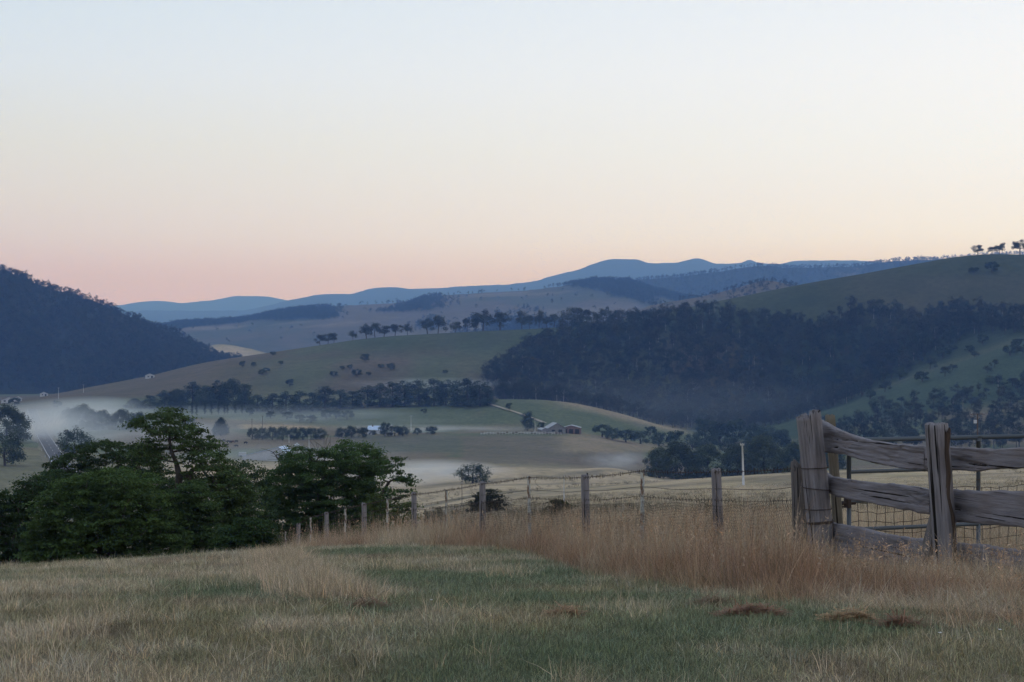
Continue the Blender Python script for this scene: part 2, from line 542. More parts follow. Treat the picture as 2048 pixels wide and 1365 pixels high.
def box_mask(u, p, u0, u1, p0, p1, s=20, sp=8):
    return smooth(u0 - s, u0 + s, u) * (1 - smooth(u1 - s, u1 + s, u)) * smooth(p0 - sp, p0 + sp, p) * (1 - smooth(p1 - sp, p1 + sp, p))


def green_amount(x, y):
    """how green the foreground sward is"""
    u = CX + F * x / np.maximum(y, 1.0)
    n = fbm(x / 2.2, y / 3.5, 31, 4)
    band = smooth(480, 820, u) * (1 - 0.75 * smooth(20, 11, y)) * smooth(6, 9, y)
    right = smooth(1000, 1400, u) * 0.8
    n2 = fbm(x / 0.55, y / 0.8, 33, 3)
    g = (n - 0.52) * 3.6 + 0.80 * np.maximum(band, right) - 0.22 + (n2 - 0.5) * 1.7
    return np.clip(g, 0, 1)


def cover(u, y, z):
    p = CY - z / np.maximum(y, 0.5) * F
    x = (u - CX) / F * y
    n1 = fbm(x / 60, y / 90, 41, 4); n2 = fbm(x / 14, y / 24, 43, 4)
    c = np.broadcast_to(GOLD, u.shape + (3,)).copy()
    c = lerp(c, GREEN * 0.8, smooth(1060, 1150, y))
    # foreground
    near = 1 - smooth(30, 60, y)
    cn = lerp(np.array([0.22, 0.175, 0.12]), np.array([0.09, 0.105, 0.06]), green_amount(x, y))
    c = lerp(c, cn, near)
    # slope below the fence
    mid = smooth(30, 60, y) * (1 - smooth(640, 740, y))
    c = lerp(c, lerp(GOLD * 1.22, DRY * 0.95, smooth(0.42, 0.64, n2)), mid)
    st = fbm(x / 90, y / 9, 47, 4)
    c = lerp(c, GOLD * 1.5, mid * smooth(0.52, 0.66, st) * 0.6)
    c = lerp(c, np.array([0.15, 0.14, 0.10]), mid * smooth(0.56, 0.70, 1 - st) * 0.45)
    c = lerp(c, np.array([0.11, 0.12, 0.075]), mid * (1 - smooth(150, 420, u)) * 0.8)
    # flats and the low spur with the yards
    flat = smooth(640, 740, y) * (1 - smooth(1010, 1060, y))
    c = lerp(c, lerp(DRY * 0.66, GREEN * 0.95, smooth(0.42, 0.60, n1)), flat)
    c = lerp(c, np.array([0.115, 0.115, 0.085]), flat * box_mask(u, p, 680, 918, 872, 906, 3, 3) * 0.8)
    c = lerp(c, np.array([0.16, 0.125, 0.10]), flat * box_mask(u, p, 922, 1290, 872, 930, 3, 5) * 0.7)
    c = lerp(c, GOLD * 0.9, flat * box_mask(u, p, 1120, 1330, 862, 905, 30, 6) * 0.6)
    c = lerp(c, GOLD * 1.1, flat * box_mask(u, p, 480, 640, 849, 858, 8, 2) * 0.9)
    # green hill behind the yards
    b = smooth(1010, 1060, y) * (1 - smooth(1190, 1240, y))
    c = lerp(c, lerp(GREEN * 0.9, DRY * 0.62, smooth(0.44, 0.62, n1)), b)
    c = lerp(c, GOLD, b * smooth(1040, 1180, u) * (1 - smooth(1340, 1400, u)) * smooth(1100, 1150, y) * 0.8)
    c = lerp(c, DGREEN * 0.85, b * smooth(1430, 1560, u))
    # long ridge
    r = smooth(1190, 1260, y) * (1 - smooth(1700, 1800, y))
    rc = lerp(BROWN * 1.15, GREEN * 1.05, smooth(0.40, 0.62, n1) * 0.8)
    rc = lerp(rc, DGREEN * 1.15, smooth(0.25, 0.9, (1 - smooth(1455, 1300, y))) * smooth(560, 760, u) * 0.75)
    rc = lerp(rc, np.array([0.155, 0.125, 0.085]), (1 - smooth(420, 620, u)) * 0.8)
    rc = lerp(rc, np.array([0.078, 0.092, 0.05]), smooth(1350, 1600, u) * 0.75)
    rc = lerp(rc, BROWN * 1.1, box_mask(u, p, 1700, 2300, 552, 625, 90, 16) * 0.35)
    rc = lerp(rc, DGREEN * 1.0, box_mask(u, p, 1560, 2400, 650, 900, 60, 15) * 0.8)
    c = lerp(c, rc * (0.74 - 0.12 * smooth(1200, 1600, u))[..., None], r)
    return c


def grid_faces(nr, nc):
    i = np.arange(nr - 1)[:, None] * nc; j = np.arange(nc - 1)[None, :]
    return np.stack([i + j, i + j + 1, i + nc + j + 1, i + nc + j], -1).reshape(-1, 4)


side = np.geomspace(10, 20000, 30)
US = np.concatenate([-230 - side[::-1], np.arange(-230, 2281, 9.0), 2280 + side])


def land_sheet(name, ys, mat, label, cat):
    U, Y = np.meshgrid(US, ys)
    z = terrain_rel(U.ravel(), Y.ravel())
    x = np.clip((U.ravel() - CX) / F * Y.ravel(), -16300, 16300)
    v = np.c_[x, Y.ravel(), z + CZ]
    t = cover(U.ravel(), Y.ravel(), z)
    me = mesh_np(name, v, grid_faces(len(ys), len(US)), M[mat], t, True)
    return tag(obj(name, me), label, cat, kind='structure')


y_near = np.concatenate([np.linspace(0.5, 6, 8), np.linspace(6.4, 48, 130)])
y_val = np.concatenate([np.geomspace(48, 600, 60), np.linspace(612, 1230, 70)])
y_rid = np.linspace(1230, 1800, 60)
y_far = np.geomspace(1800, 16300, 24)
land_sheet('paddock', y_near, 'paddock', 'grassy hilltop paddock in front of the fence', 'paddock')
land_sheet('valley_floor', y_val, 'valley', 'dry golden valley floor with low rises beyond the fence', 'valley')
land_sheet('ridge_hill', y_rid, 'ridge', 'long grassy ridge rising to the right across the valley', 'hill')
land_sheet('plain', y_far, 'far', 'low plain between the distant hills', 'plain')
# hilltop behind the camera
bx_, by_ = np.meshgrid(np.linspace(-120, 120, 40), np.linspace(-160, 0.5, 30))
me = mesh_np('hilltop', np.c_[bx_.ravel(), by_.ravel(), np.where(by_.ravel() > 0.4, 0.02, 0.0)], grid_faces(30, 40), M['paddock'],
             np.broadcast_to(np.array([0.14, 0.12, 0.08]), (1200, 3)), True)
tag(obj('hilltop', me), 'grassy hilltop ground at the photographer\'s feet', 'paddock', kind='structure')
me = mesh_np('ground', [(-16400, -16400, -68), (16400, -16400, -68), (16400, 16400, -68), (-16400, 16400, -68)], np.array([(0, 1, 2, 3)]), M['far'],
             np.broadcast_to(np.array([0.13, 0.115, 0.08]), (4, 3)))
tag(obj('ground', me), 'low country reaching to the horizon', 'ground', kind='structure')

# ------------------------------------------------------------------ distant hills
def hill(name, crest, yf, yc, yb, zf, mat, label, cover_fn, u0, u1, du=6.0, rough=0.0, noise_amp=0.10, seed=0, nf=36, sh=1.0):
    us = np.arange(u0, u1 + 0.1, du)
    zc = -(pchip1([c[0] for c in crest], [c[1] for c in crest], us) - CY) / F * yc
    if rough:
        zc = zc + rough * (fbm(us / 14.0, us * 0, seed, 4) - 0.5) * 2
    tf = np.linspace(0, 1, nf)
    rows_y = np.concatenate([yf + (yc - yf) * tf, np.linspace(yc, yb, 10)[1:]])
    s = np.concatenate([(tf ** sh) * (1.6 - 0.6 * tf) if sh == 1.0 else tf ** sh, 1 - np.linspace(0, 1, 10)[1:] ** 1.6])
    U, Y = np.meshgrid(us, rows_y)
    S = np.repeat(s[:, None], len(us), 1)
    x = (U - CX) / F * Y
    z = zf + (zc[None, :] - zf) * S
    h = np.maximum(zc[None, :] - zf, 5)
    k = np.sin(np.clip(S, 0, 1) * math.pi) ** 0.8
    kk = np.where(np.arange(len(rows_y))[:, None] < nf, k, 0)
    wl = (yc - yf) * 0.35
    z = z + noise_amp * h * kk * (fbm(x / wl, Y / wl * 0.5, 50 + seed, 5) - 0.5) * 2
    p = CY - z / Y * F
    t = cover_fn(U, p, x, Y, S)
    v = np.c_[x.ravel(), Y.ravel(), z.ravel() + CZ]
    me = mesh_np(name, v, grid_faces(len(rows_y), len(us)), M[mat], t.reshape(-1, 3), True)
    o = tag(obj(name, me), label, 'hill', kind='structure')

    def surf(px, s_):
        """points on the front face at bearings px and height fractions s_"""
        i = np.clip(np.round((px - u0) / du).astype(int), 0, len(us) - 1)
        j = np.clip(np.searchsorted(s[:nf], s_), 0, nf - 1)
        return x[j, i], Y[j, i], z[j, i] + CZ, p[j, i]
    return surf


def cv_wood(U, p, x, Y, S):
    return np.broadcast_to(WOODF, U.shape + (3,)).copy()


def cv_mtn(U, p, x, Y, S):
    return np.broadcast_to(np.array([0.045, 0.05, 0.045]), U.shape + (3,)).copy()


def cv_gold(U, p, x, Y, S):
    return lerp(GOLD * 1.1, GREEN, smooth(0.45, 0.7, fbm(x / 160, Y / 160, 61)) * 0.6)


H_WOOD = [(330, 660), (400, 646), (560, 630)]


def h_wood(U, p, x, Y, S):
    """woodland cover on the rolling hills, 0..1"""
    n = fbm(x / 330, Y / 700, 71, 4)
    w = smooth(0.50, 0.58, n + 0.20 * smooth(0.75, 1.0, S) - 0.02)
    w = np.maximum(w, box_mask(U, p, 640, 900, 585, 622, 40, 6) * smooth(0.40, 0.5, fbm(x / 200, Y / 500, 73)))
    w = np.maximum(w, box_mask(U, p, 420, 660, 600, 640, 40, 5) * smooth(0.45, 0.55, fbm(x / 200, Y / 500, 79)))
    w = np.maximum(w, box_mask(U, p, 1165, 1275, 540, 572, 10, 4))
    w = w * (1 - 0.9 * box_mask(U, p, 860, 1180, 575, 640, 40, 6))
    return w


def cv_h(U, p, x, Y, S):
    n = fbm(x / 300, Y / 500, 75, 4)
    c = lerp(np.array([0.105, 0.090, 0.075]), np.array([0.06, 0.072, 0.055]), smooth(0.42, 0.58, n) * 0.8)
    c = lerp(c, np.array([0.19, 0.16, 0.125]), smooth(0.55, 0.62, fbm(x / 420, Y / 260, 77, 3)) * 0.6)
    return lerp(c, WOODF, h_wood(U, p, x, Y, S) * 0.9)


def cv_i(U, p, x, Y, S):
    n = fbm(x / 300, Y / 500, 85, 4)
    return lerp(WOODF, GOLD, smooth(0.58, 0.68, n) * smooth(1480, 1600, U) * 0.6)


def cv_l(U, p, x, Y, S):
    n = fbm(x / 120, Y / 200, 95, 4)
    return lerp(GOLD * 0.36, GREEN * 0.5, smooth(0.42, 0.6, n))


hill('blue_mountain', [(-1500, 640), (0, 618), (150, 613), (240, 611), (280, 604), (320, 602), (360, 606), (420, 601), (480, 592), (530, 593), (560, 598), (620, 606), (760, 600), (1500, 580), (3400, 590)],
     12600, 15000, 16200, -60, 'far', 'farthest pale blue mountain range low on the left horizon', cv_mtn, -1500, 3500, 8, 5.0, 0.06, 1)
hill('mountain_range', [(-1500, 660), (0, 636), (250, 626), (300, 621), (380, 622), (480, 621), (530, 613), (560, 605), (600, 597), (650, 589), (700, 588), (740, 578), (780, 574), (830, 578), (870, 577), (920, 573),
                        (1000, 570), (1060, 564), (1120, 548), (1160, 539), (1190, 527), (1230, 519), (1270, 519), (1300, 527), (1350, 526), (1375, 520), (1395, 517), (1418, 524), (1440, 528),
                        (1480, 526), (1500, 520), (1520, 527), (1560, 528), (1590, 522), (1640, 521), (1700, 521), (1750, 524), (2048, 530), (3400, 540)],
     8800, 11300, 12300, -60, 'far', 'blue mountain range with twin rounded peaks behind the wooded hills', cv_mtn, -1500, 3500, 6, 4.0, 0.08, 2)
I_CREST = [(900, 640), (1060, 592), (1190, 572), (1280, 560), (1350, 555), (1440, 543), (1530, 532), (1580, 536), (1640, 535), (1700, 534), (1760, 526), (1800, 522), (1880, 519), (1960, 513), (2048, 509), (2600, 500), (3400, 520)]
surf_i = hill('wooded_hill', I_CREST, 4600, 5600, 6600, -60, 'far', 'dark blue wooded hill under the twin mountain peaks', cv_i, 880, 3400, 6, 2.0, 0.12, 3)
H_CREST = [(-1500, 700), (0, 668), (240, 656), (330, 652), (360, 647), (480, 640), (560, 624), (640, 615), (720, 610), (800, 606), (870, 593), (950, 587), (1050, 581), (1100, 576), (1150, 568), (1190, 561), (1250, 561), (1290, 574), (1330, 585), (1400, 600), (1500, 606), (1700, 610), (3400, 640)]
surf_h = hill('rolling_hills', H_CREST, 3050, 4300, 5000, -58, 'far', 'hazy rolling hills with gold paddocks and wooded crests across the middle', cv_h, -1500, 3400, 6, 1.5, 0.16, 4, 44)
L_CREST = [(1150, 690), (1300, 612), (1400, 594), (1480, 575), (1530, 562), (1570, 567), (1620, 578), (1700, 570), (1800, 566), (2048, 560), (2600, 560)]
surf_l = hill('scrubby_hill', L_CREST, 2250, 2800, 3200, -55, 'far', 'scrubby hill showing behind the right end of the grassy ridge', cv_l, 1140, 2600, 6, 1.0, 0.14, 5)
hill('gold_knoll', [(360, 730), (410, 694), (440, 689), (500, 698), (540, 708), (600, 722), (680, 740)], 2750, 3000, 3200, -62, 'far', 'small golden knoll behind the toe of the dark wooded hill', cv_gold, 360, 680, 5, 0.3, 0.06, 6)
F_CREST = [(-1500, 380), (-600, 420), (-300, 460), (-100, 515), (0, 540), (50, 556), (100, 577), (150, 590), (200, 608), (250, 629), (300, 650), (350, 667), (400, 694), (450, 714), (480, 722), (540, 745)]
surf_f = hill('dark_hill', F_CREST, 1850, 2350, 3000, -64, 'ridge', 'steep dark forested hill on the left', cv_wood, -1500, 540, 6, 3.0, 0.13, 7, 40)

# ------------------------------------------------------------------ haze
hb = box(-16800, 16800, -16800, 16800, -72, 640)
me = mesh_np('haze', hb[0], hb[1])
m, nt, out = new_mat('morning_haze')
pv = N(nt, 'ShaderNodeVolumePrincipled')
pv.inputs['Color'].default_value = (*HAZE_COLOR, 1)
pv.inputs['Density'].default_value = HAZE_DENSITY
pv.inputs['Absorption Color'].default_value = (1, 1, 1, 1)
nt.links.new(pv.outputs[0], out.inputs['Volume'])
me.materials.append(m)
tag(obj('haze', me), 'thin blue haze in the air over the whole valley', 'haze', kind='stuff')


# ------------------------------------------------------------------ trees
def leaf_cloud(centers, radii, per, size, rng, flat=0.5, shell=0.55, droop=0.0):
    """leaf-sized faces through ellipsoid clumps; returns v, quads, tint"""
    centers = np.asarray(centers, float); radii = np.asarray(radii, float)
    n = len(centers); per = np.broadcast_to(np.asarray(per, int), (n,))
    idx = np.repeat(np.arange(n), per); k = len(idx)
    d = rng.normal(size=(k, 3)); d /= np.linalg.norm(d, axis=1)[:, None]
    r = (shell + (1 - shell) * rng.random(k)) * (0.75 + 0.5 * rng.random(k))
    r = np.where(rng.random(k) < 0.3, rng.random(k) * shell, r)
    c = centers[idx] + d * r[:, None] * radii[idx]
    nrm = rng.normal(size=(k, 3)); nrm[:, 2] = np.abs(nrm[:, 2]) + flat
    nrm += 0.5 * d
    nrm /= np.linalg.norm(nrm, axis=1)[:, None]
    t = rng.normal(size=(k, 3)); t[:, 2] -= droop
    a = t - nrm * (t * nrm).sum(1)[:, None]; a /= np.linalg.norm(a, axis=1)[:, None] + 1e-9
    b = np.cross(nrm, a)
    s = size * (0.6 + 0.8 * rng.random(k))
    L = (s)[:, None]; W = (s * (0.42 + 0.25 * rng.random(k)))[:, None]
    fold = nrm * (0.15 * s)[:, None]
    v = np.stack([c - a * L * 0.5, c + b * W * 0.5 + fold, c + a * L * 0.5, c - b * W * 0.5 + fold], 1).reshape(-1, 3)
    q = np.arange(k * 4).reshape(k, 4)
    clump = 0.70 + 0.60 * rng.random(n)
    tint = (clump[idx] * (0.86 + 0.28 * rng.random(k)))[:, None] * np.array([1.0, 1.0, 1.0])
    warm = (rng.random(k) - 0.5)[:, None] * np.array([0.22, 0.04, -0.12])
    return v, q, np.repeat(np.clip(tint + warm, 0.1, 3), 4, axis=0)


def branches(trunk, trunk_r, targets, rng, tip=0.012, jit=0.12, sides=5):
    """limbs that fork from the nearest lower wood to every clump; returns list of tube parts"""
    nodes = [np.array(p, float) for p in trunk]
    parent = [-1] + list(range(len(trunk) - 1))
    targets = np.asarray(targets, float)
    base = np.asarray(trunk[len(trunk) // 2], float)
    order = np.argsort(np.linalg.norm(targets - base, axis=1))
    ends = []
    for i in order:
        t = targets[i]
        arr = np.array(nodes)
        d = np.linalg.norm(arr - t, axis=1) + 1.2 * np.maximum(0, arr[:, 2] - t[2] + 0.15 * np.linalg.norm((arr - t)[:, :2], axis=1))
        d[0] += 1e3
        j = int(np.argmin(d))
        a = nodes[j]; L = np.linalg.norm(t - a)
        m = a * 0.5 + t * 0.5 + rng.normal(size=3) * jit * L + np.array([0, 0, -0.05 * L])
        nodes.append(m); parent.append(j); nodes.append(t); parent.append(len(nodes) - 2)
        ends.append(len(nodes) - 1)
    cnt = np.zeros(len(nodes))
    for e in ends: cnt[e] += 1
    for i in range(len(nodes) - 1, 0, -1):
        cnt[parent[i]] += cnt[i]
    rad = tip * np.maximum(cnt, 1) ** 0.5
    k = trunk_r / max(rad[1], 1e-6)
    parts = []
    tr = np.array(nodes[:len(trunk)])
    rr = np.maximum(np.minimum(rad[:len(trunk)] * k, trunk_r), tip)
    rr[0] = trunk_r * 1.35
    parts.append(tube(tr, rr, sides + 3))
    i = len(trunk)
    while i < len(nodes):
        j = parent[i]
        p = np.array([nodes[j], nodes[i], nodes[i + 1]])
        k2 = min(k, 1.6)
        r0 = min(rad[i] * k2, rr[j] * 0.8 if j < len(trunk) else 9)
        parts.append(tube(p, [max(r0, tip), max(r0 * 0.8, tip), max(min(rad[i + 1] * k2, r0 * 0.7), tip * 0.6)], sides, False))
        i += 2
    return parts


def sample_clusters(poly, spacing, rng):
    """points spread through a polygon (dart throwing)"""
    poly = np.asarray(poly, float)
    x0, y0 = poly.min(0); x1, y1 = poly.max(0)
    pts = []
    tries = int((x1 - x0) * (y1 - y0) / spacing ** 2 * 14)
    for _ in range(tries):
        p = np.array([rng.uniform(x0, x1), rng.uniform(y0, y1)])
        if not inside(poly, p[0], p[1]): continue
        if pts and np.min(np.linalg.norm(np.array(pts) - p, axis=1)) < spacing * 0.62: continue
        pts.append(p)
    return np.array(pts)


def inside(poly, x, y):
    c = False; n = len(poly); j = n - 1
    for i in range(n):
        xi, yi = poly[i]; xj, yj = poly[j]
        if (yi > y) != (yj > y) and x < (xj - xi) * (y - yi) / (yj - yi) + xi: c = not c
        j = i
    return c


def inside_np(poly, x, y):
    c = np.zeros(len(x), bool); n = len(poly); j = n - 1
    for i in range(n):
        xi, yi = poly[i]; xj, yj = poly[j]
        if yi != yj:
            c ^= ((yi > y) != (yj > y)) & (x < (xj - xi) * (y - yi) / (yj - yi) + xi)
        j = i
    return c


def hero_tree(name, label, cat, y, trunk_px, polys, spacing=16, per=85, leaf=0.105, depth=0.75, trunk_r=0.14, seed=1, tint=(1, 1, 1), dead=None, group=None, layers=2, flat=0.6):
    """near tree built to its own outline, with depth as great as its width"""
    rng = np.random.default_rng(seed)
    m_px = y / F
    C, R = [], []
    for poly in polys:
        poly = np.asarray(poly, float)
        w = poly[:, 0].max() - poly[:, 0].min()
        cx = poly[:, 0].mean()
        for L in range(layers):
            for p in sample_clusters(poly, spacing, rng):
                e = math.sqrt(max(0.05, 1 - ((p[0] - cx) / (w * 0.56)) ** 2))
                dy = rng.uniform(-1, 1) * depth * 0.5 * w * m_px * e
                C.append(P(p[0] + rng.normal() * 4, p[1] + rng.normal() * 4, y) + Vector((0, dy, 0)))
                r = spacing * m_px * (0.45 + 0.95 * rng.random() ** 1.5)
                R.append((r * rng.uniform(1.1, 1.9), r * rng.uniform(1.1, 1.9), r * rng.uniform(0.3, 0.6)))
    C = np.array([tuple(c) for c in C]); R = np.array(R)
    x0 = (trunk_px[0][0] - CX) / F * y
    base = Vector((x0, y, gz(x0, y)))
    trunk = [tuple(base - Vector((0, 0, 0.15)))]
    for (a, b) in trunk_px[1:]:
        trunk.append(tuple(P(a, b, y) + Vector((0, rng.uniform(-0.1, 0.1), 0))))
    low = C[:, 2] > base.z + 0.15
    C, R = C[low], R[low]
    root = empty(name, base)
    o = np.array(base)
    sub = rng.random(len(C)) < 0.75
    tr = branches(trunk, trunk_r, C[sub], rng)
    v, f = join_parts(tr)
    trunk_o = obj('trunk', mesh_np('trunk', v - o, f, M['bark'], None, True), root)
    v, q, t = leaf_cloud(C, R, per, leaf, rng, flat=flat)
    obj('crown', mesh_np('crown', v - o, q, M['leaf'], t * np.array(tint)), root)
    for pts, r in (dead or []):
        pp = np.array([tuple(P(a, b, y)) for a, b in pts])
        parts = [tube(pp, np.linspace(r, r * 0.35, len(pp)), 5)]
        for k in range(1, len(pp)):
            for _ in range(3):
                d = rng.normal(size=3) * np.array([0.3, 0.3, 0.2]) + np.array([0, 0, 0.22])
                q1 = pp[k] + d * 0.55 + rng.normal(size=3) * 0.06
                parts.append(tube(np.array([pp[k], q1, pp[k] + d * rng.uniform(0.9, 1.5)]), [r * 0.45, r * 0.3, r * 0.14], 4))
        v, f = join_parts(parts)
        obj('dead_branch', mesh_np('dead_branch', v - o, f, M['bark'], None, True), trunk_o)
    tag(root, label, cat, group)
    return root


HG = 'dark trees below the brow of the paddock'
hero_tree('leafy_tree', 'tall dark green tree with flat-topped spreading crown and bare forked trunk', 'tree', 58,
          [(356, 1200), (352, 1080), (355, 1000), (358, 950), (352, 925), (342, 905), (338, 880), (342, 855)],
          [[(258, 846), (282, 838), (318, 820), (352, 819), (366, 834), (358, 844), (388, 851), (384, 866), (350, 868), (312, 872), (296, 860), (264, 852)],
           [(345, 872), (384, 866), (408, 868), (420, 886), (442, 905), (455, 930), (478, 946), (500, 958), (512, 985), (490, 1000), (430, 992), (398, 975), (378, 950), (372, 915)],
           [(268, 908), (296, 880), (334, 888), (326, 915), (292, 928)],
           [(440, 985), (500, 985), (520, 1030), (500, 1070), (450, 1060)]],
          spacing=15, per=75, trunk_r=0.13, seed=3, group=HG)
hero_tree('leafy_tree', 'broad dark tree behind the bright bush, left of the tall forked tree', 'tree', 63,
          [(232, 1230), (236, 1100), (230, 1020), (222, 950)],
          [[(100, 955), (112, 918), (150, 896), (200, 886), (245, 884), (262, 892), (300, 905), (318, 930), (345, 955), (385, 965), (395, 1030), (330, 1050), (290, 1010), (200, 1000), (120, 990)]],
          spacing=15, per=85, trunk_r=0.18, seed=4, tint=(0.8, 0.85, 0.9), group=HG)
hero_tree('leafy_tree', 'large bright green bushy tree nearest the brow of the paddock', 'tree', 54,
          [(205, 1240), (200, 1130), (198, 1050)],
          [[(92, 1005), (118, 968), (175, 952), (240, 942), (300, 960), (328, 1000), (338, 1050), (372, 1078), (352, 1135), (60, 1140), (66, 1060)]],
          spacing=16, per=120, layers=3, trunk_r=0.13, seed=5, tint=(1.12, 1.18, 1.0), group=HG)
hero_tree('leafy_tree', 'very dark sprawling tree cut by the left edge of the picture', 'tree', 60,
          [(20, 1250), (15, 1120), (0, 1040)],
          [[(-70, 1005), (-20, 1000), (20, 985), (62, 958), (112, 945), (122, 965), (92, 990), (60, 1010), (62, 1040), (98, 1090), (90, 1140), (-80, 1150), (-90, 1060)]],
          spacing=16, per=95, layers=3, trunk_r=0.15, seed=6, tint=(0.72, 0.8, 0.85), group=HG)
hero_tree('leafy_tree', 'low green tree around the foot of the tall forked trunk', 'tree', 56,
          [(395, 1230), (392, 1120), (390, 1050)],
          [[(345, 1010), (366, 975), (400, 966), (424, 1000), (430, 1055), (445, 1100), (432, 1135), (342, 1135)]],
          spacing=15, per=95, layers=3, trunk_r=0.09, seed=8, tint=(0.95, 1.0, 0.95), group=HG)
hero_tree('leafy_tree', 'open dark tree with gaps, between the two taller groups', 'tree', 65,
          [(455, 1215), (450, 1090), (462, 1010), (478, 970)],
          [[(428, 968), (452, 938), (478, 930), (508, 928), (524, 938), (530, 960), (542, 995), (548, 1060), (552, 1115), (440, 1130), (424, 1055)]],
          spacing=17, per=70, trunk_r=0.11, seed=9, tint=(0.75, 0.82, 0.85), group=HG)
hero_tree('leafy_tree', 'wide dark tree with dead twigs on top, left of the wire fence end', 'tree', 70,
          [(640, 1150), (642, 1060), (636, 1000), (650, 960)],
          [[(530, 965), (545, 946), (570, 934), (573, 908), (600, 897), (618, 905), (624, 930), (650, 932), (655, 905), (680, 893), (720, 896), (755, 905), (768, 925), (764, 945), (746, 962), (752, 1000), (748, 1060), (738, 1100), (540, 1118), (525, 1040), (528, 1000)]],
          spacing=15, per=125, layers=3, trunk_r=0.15, seed=10, tint=(0.85, 0.92, 0.9),
          dead=[([(566, 945), (562, 925), (552, 912), (546, 905)], 0.035), ([(562, 945), (570, 920), (574, 905)], 0.03),
                ([(636, 945), (632, 925), (638, 912), (634, 904)], 0.035), ([(648, 935), (650, 915), (656, 903), (652, 898)], 0.03)], group=HG)
hero_tree('leafy_tree', 'thin tree with crooked outreaching limbs at the right of the dark group', 'tree', 67,
          [(742, 1130), (744, 1050), (752, 1005), (765, 985), (778, 965)],
          [[(750, 940), (775, 918), (798, 914), (808, 928), (792, 942), (770, 950), (756, 955)],
           [(790, 952), (806, 944), (820, 945), (830, 960), (828, 975), (808, 970), (795, 965)],
           [(745, 985), (770, 975), (800, 978), (824, 984), (826, 993), (796, 1003), (802, 1020), (775, 1025), (748, 1020)]],
          spacing=12, per=60, leaf=0.11, trunk_r=0.09, seed=12, layers=1, tint=(0.85, 0.95, 0.9), group=HG)
hero_tree('shrub', 'yellow-green shrub at the foot of the thin crooked tree behind the fence', 'shrub', 63,
          [(770, 1120), (772, 1070), (775, 1045)],
          [[(732, 1010), (745, 988), (762, 1000), (790, 1015), (822, 1005), (832, 1030), (825, 1062), (740, 1075)]],
          spacing=14, per=70, leaf=0.10, trunk_r=0.05, seed=13, tint=(1.15, 1.0, 0.85))
hero_tree('shrub', 'low rounded dark shrub on the brow left of the last fence picket', 'shrub', 52,
          [(490, 1140), (490, 1110), (490, 1085)],
          [[(436, 1100), (445, 1062), (480, 1042), (515, 1040), (540, 1060), (552, 1090), (548, 1120), (440, 1130)]],
          spacing=14, per=90, leaf=0.10, trunk_r=0.05, seed=14, tint=(0.8, 0.95, 0.85))


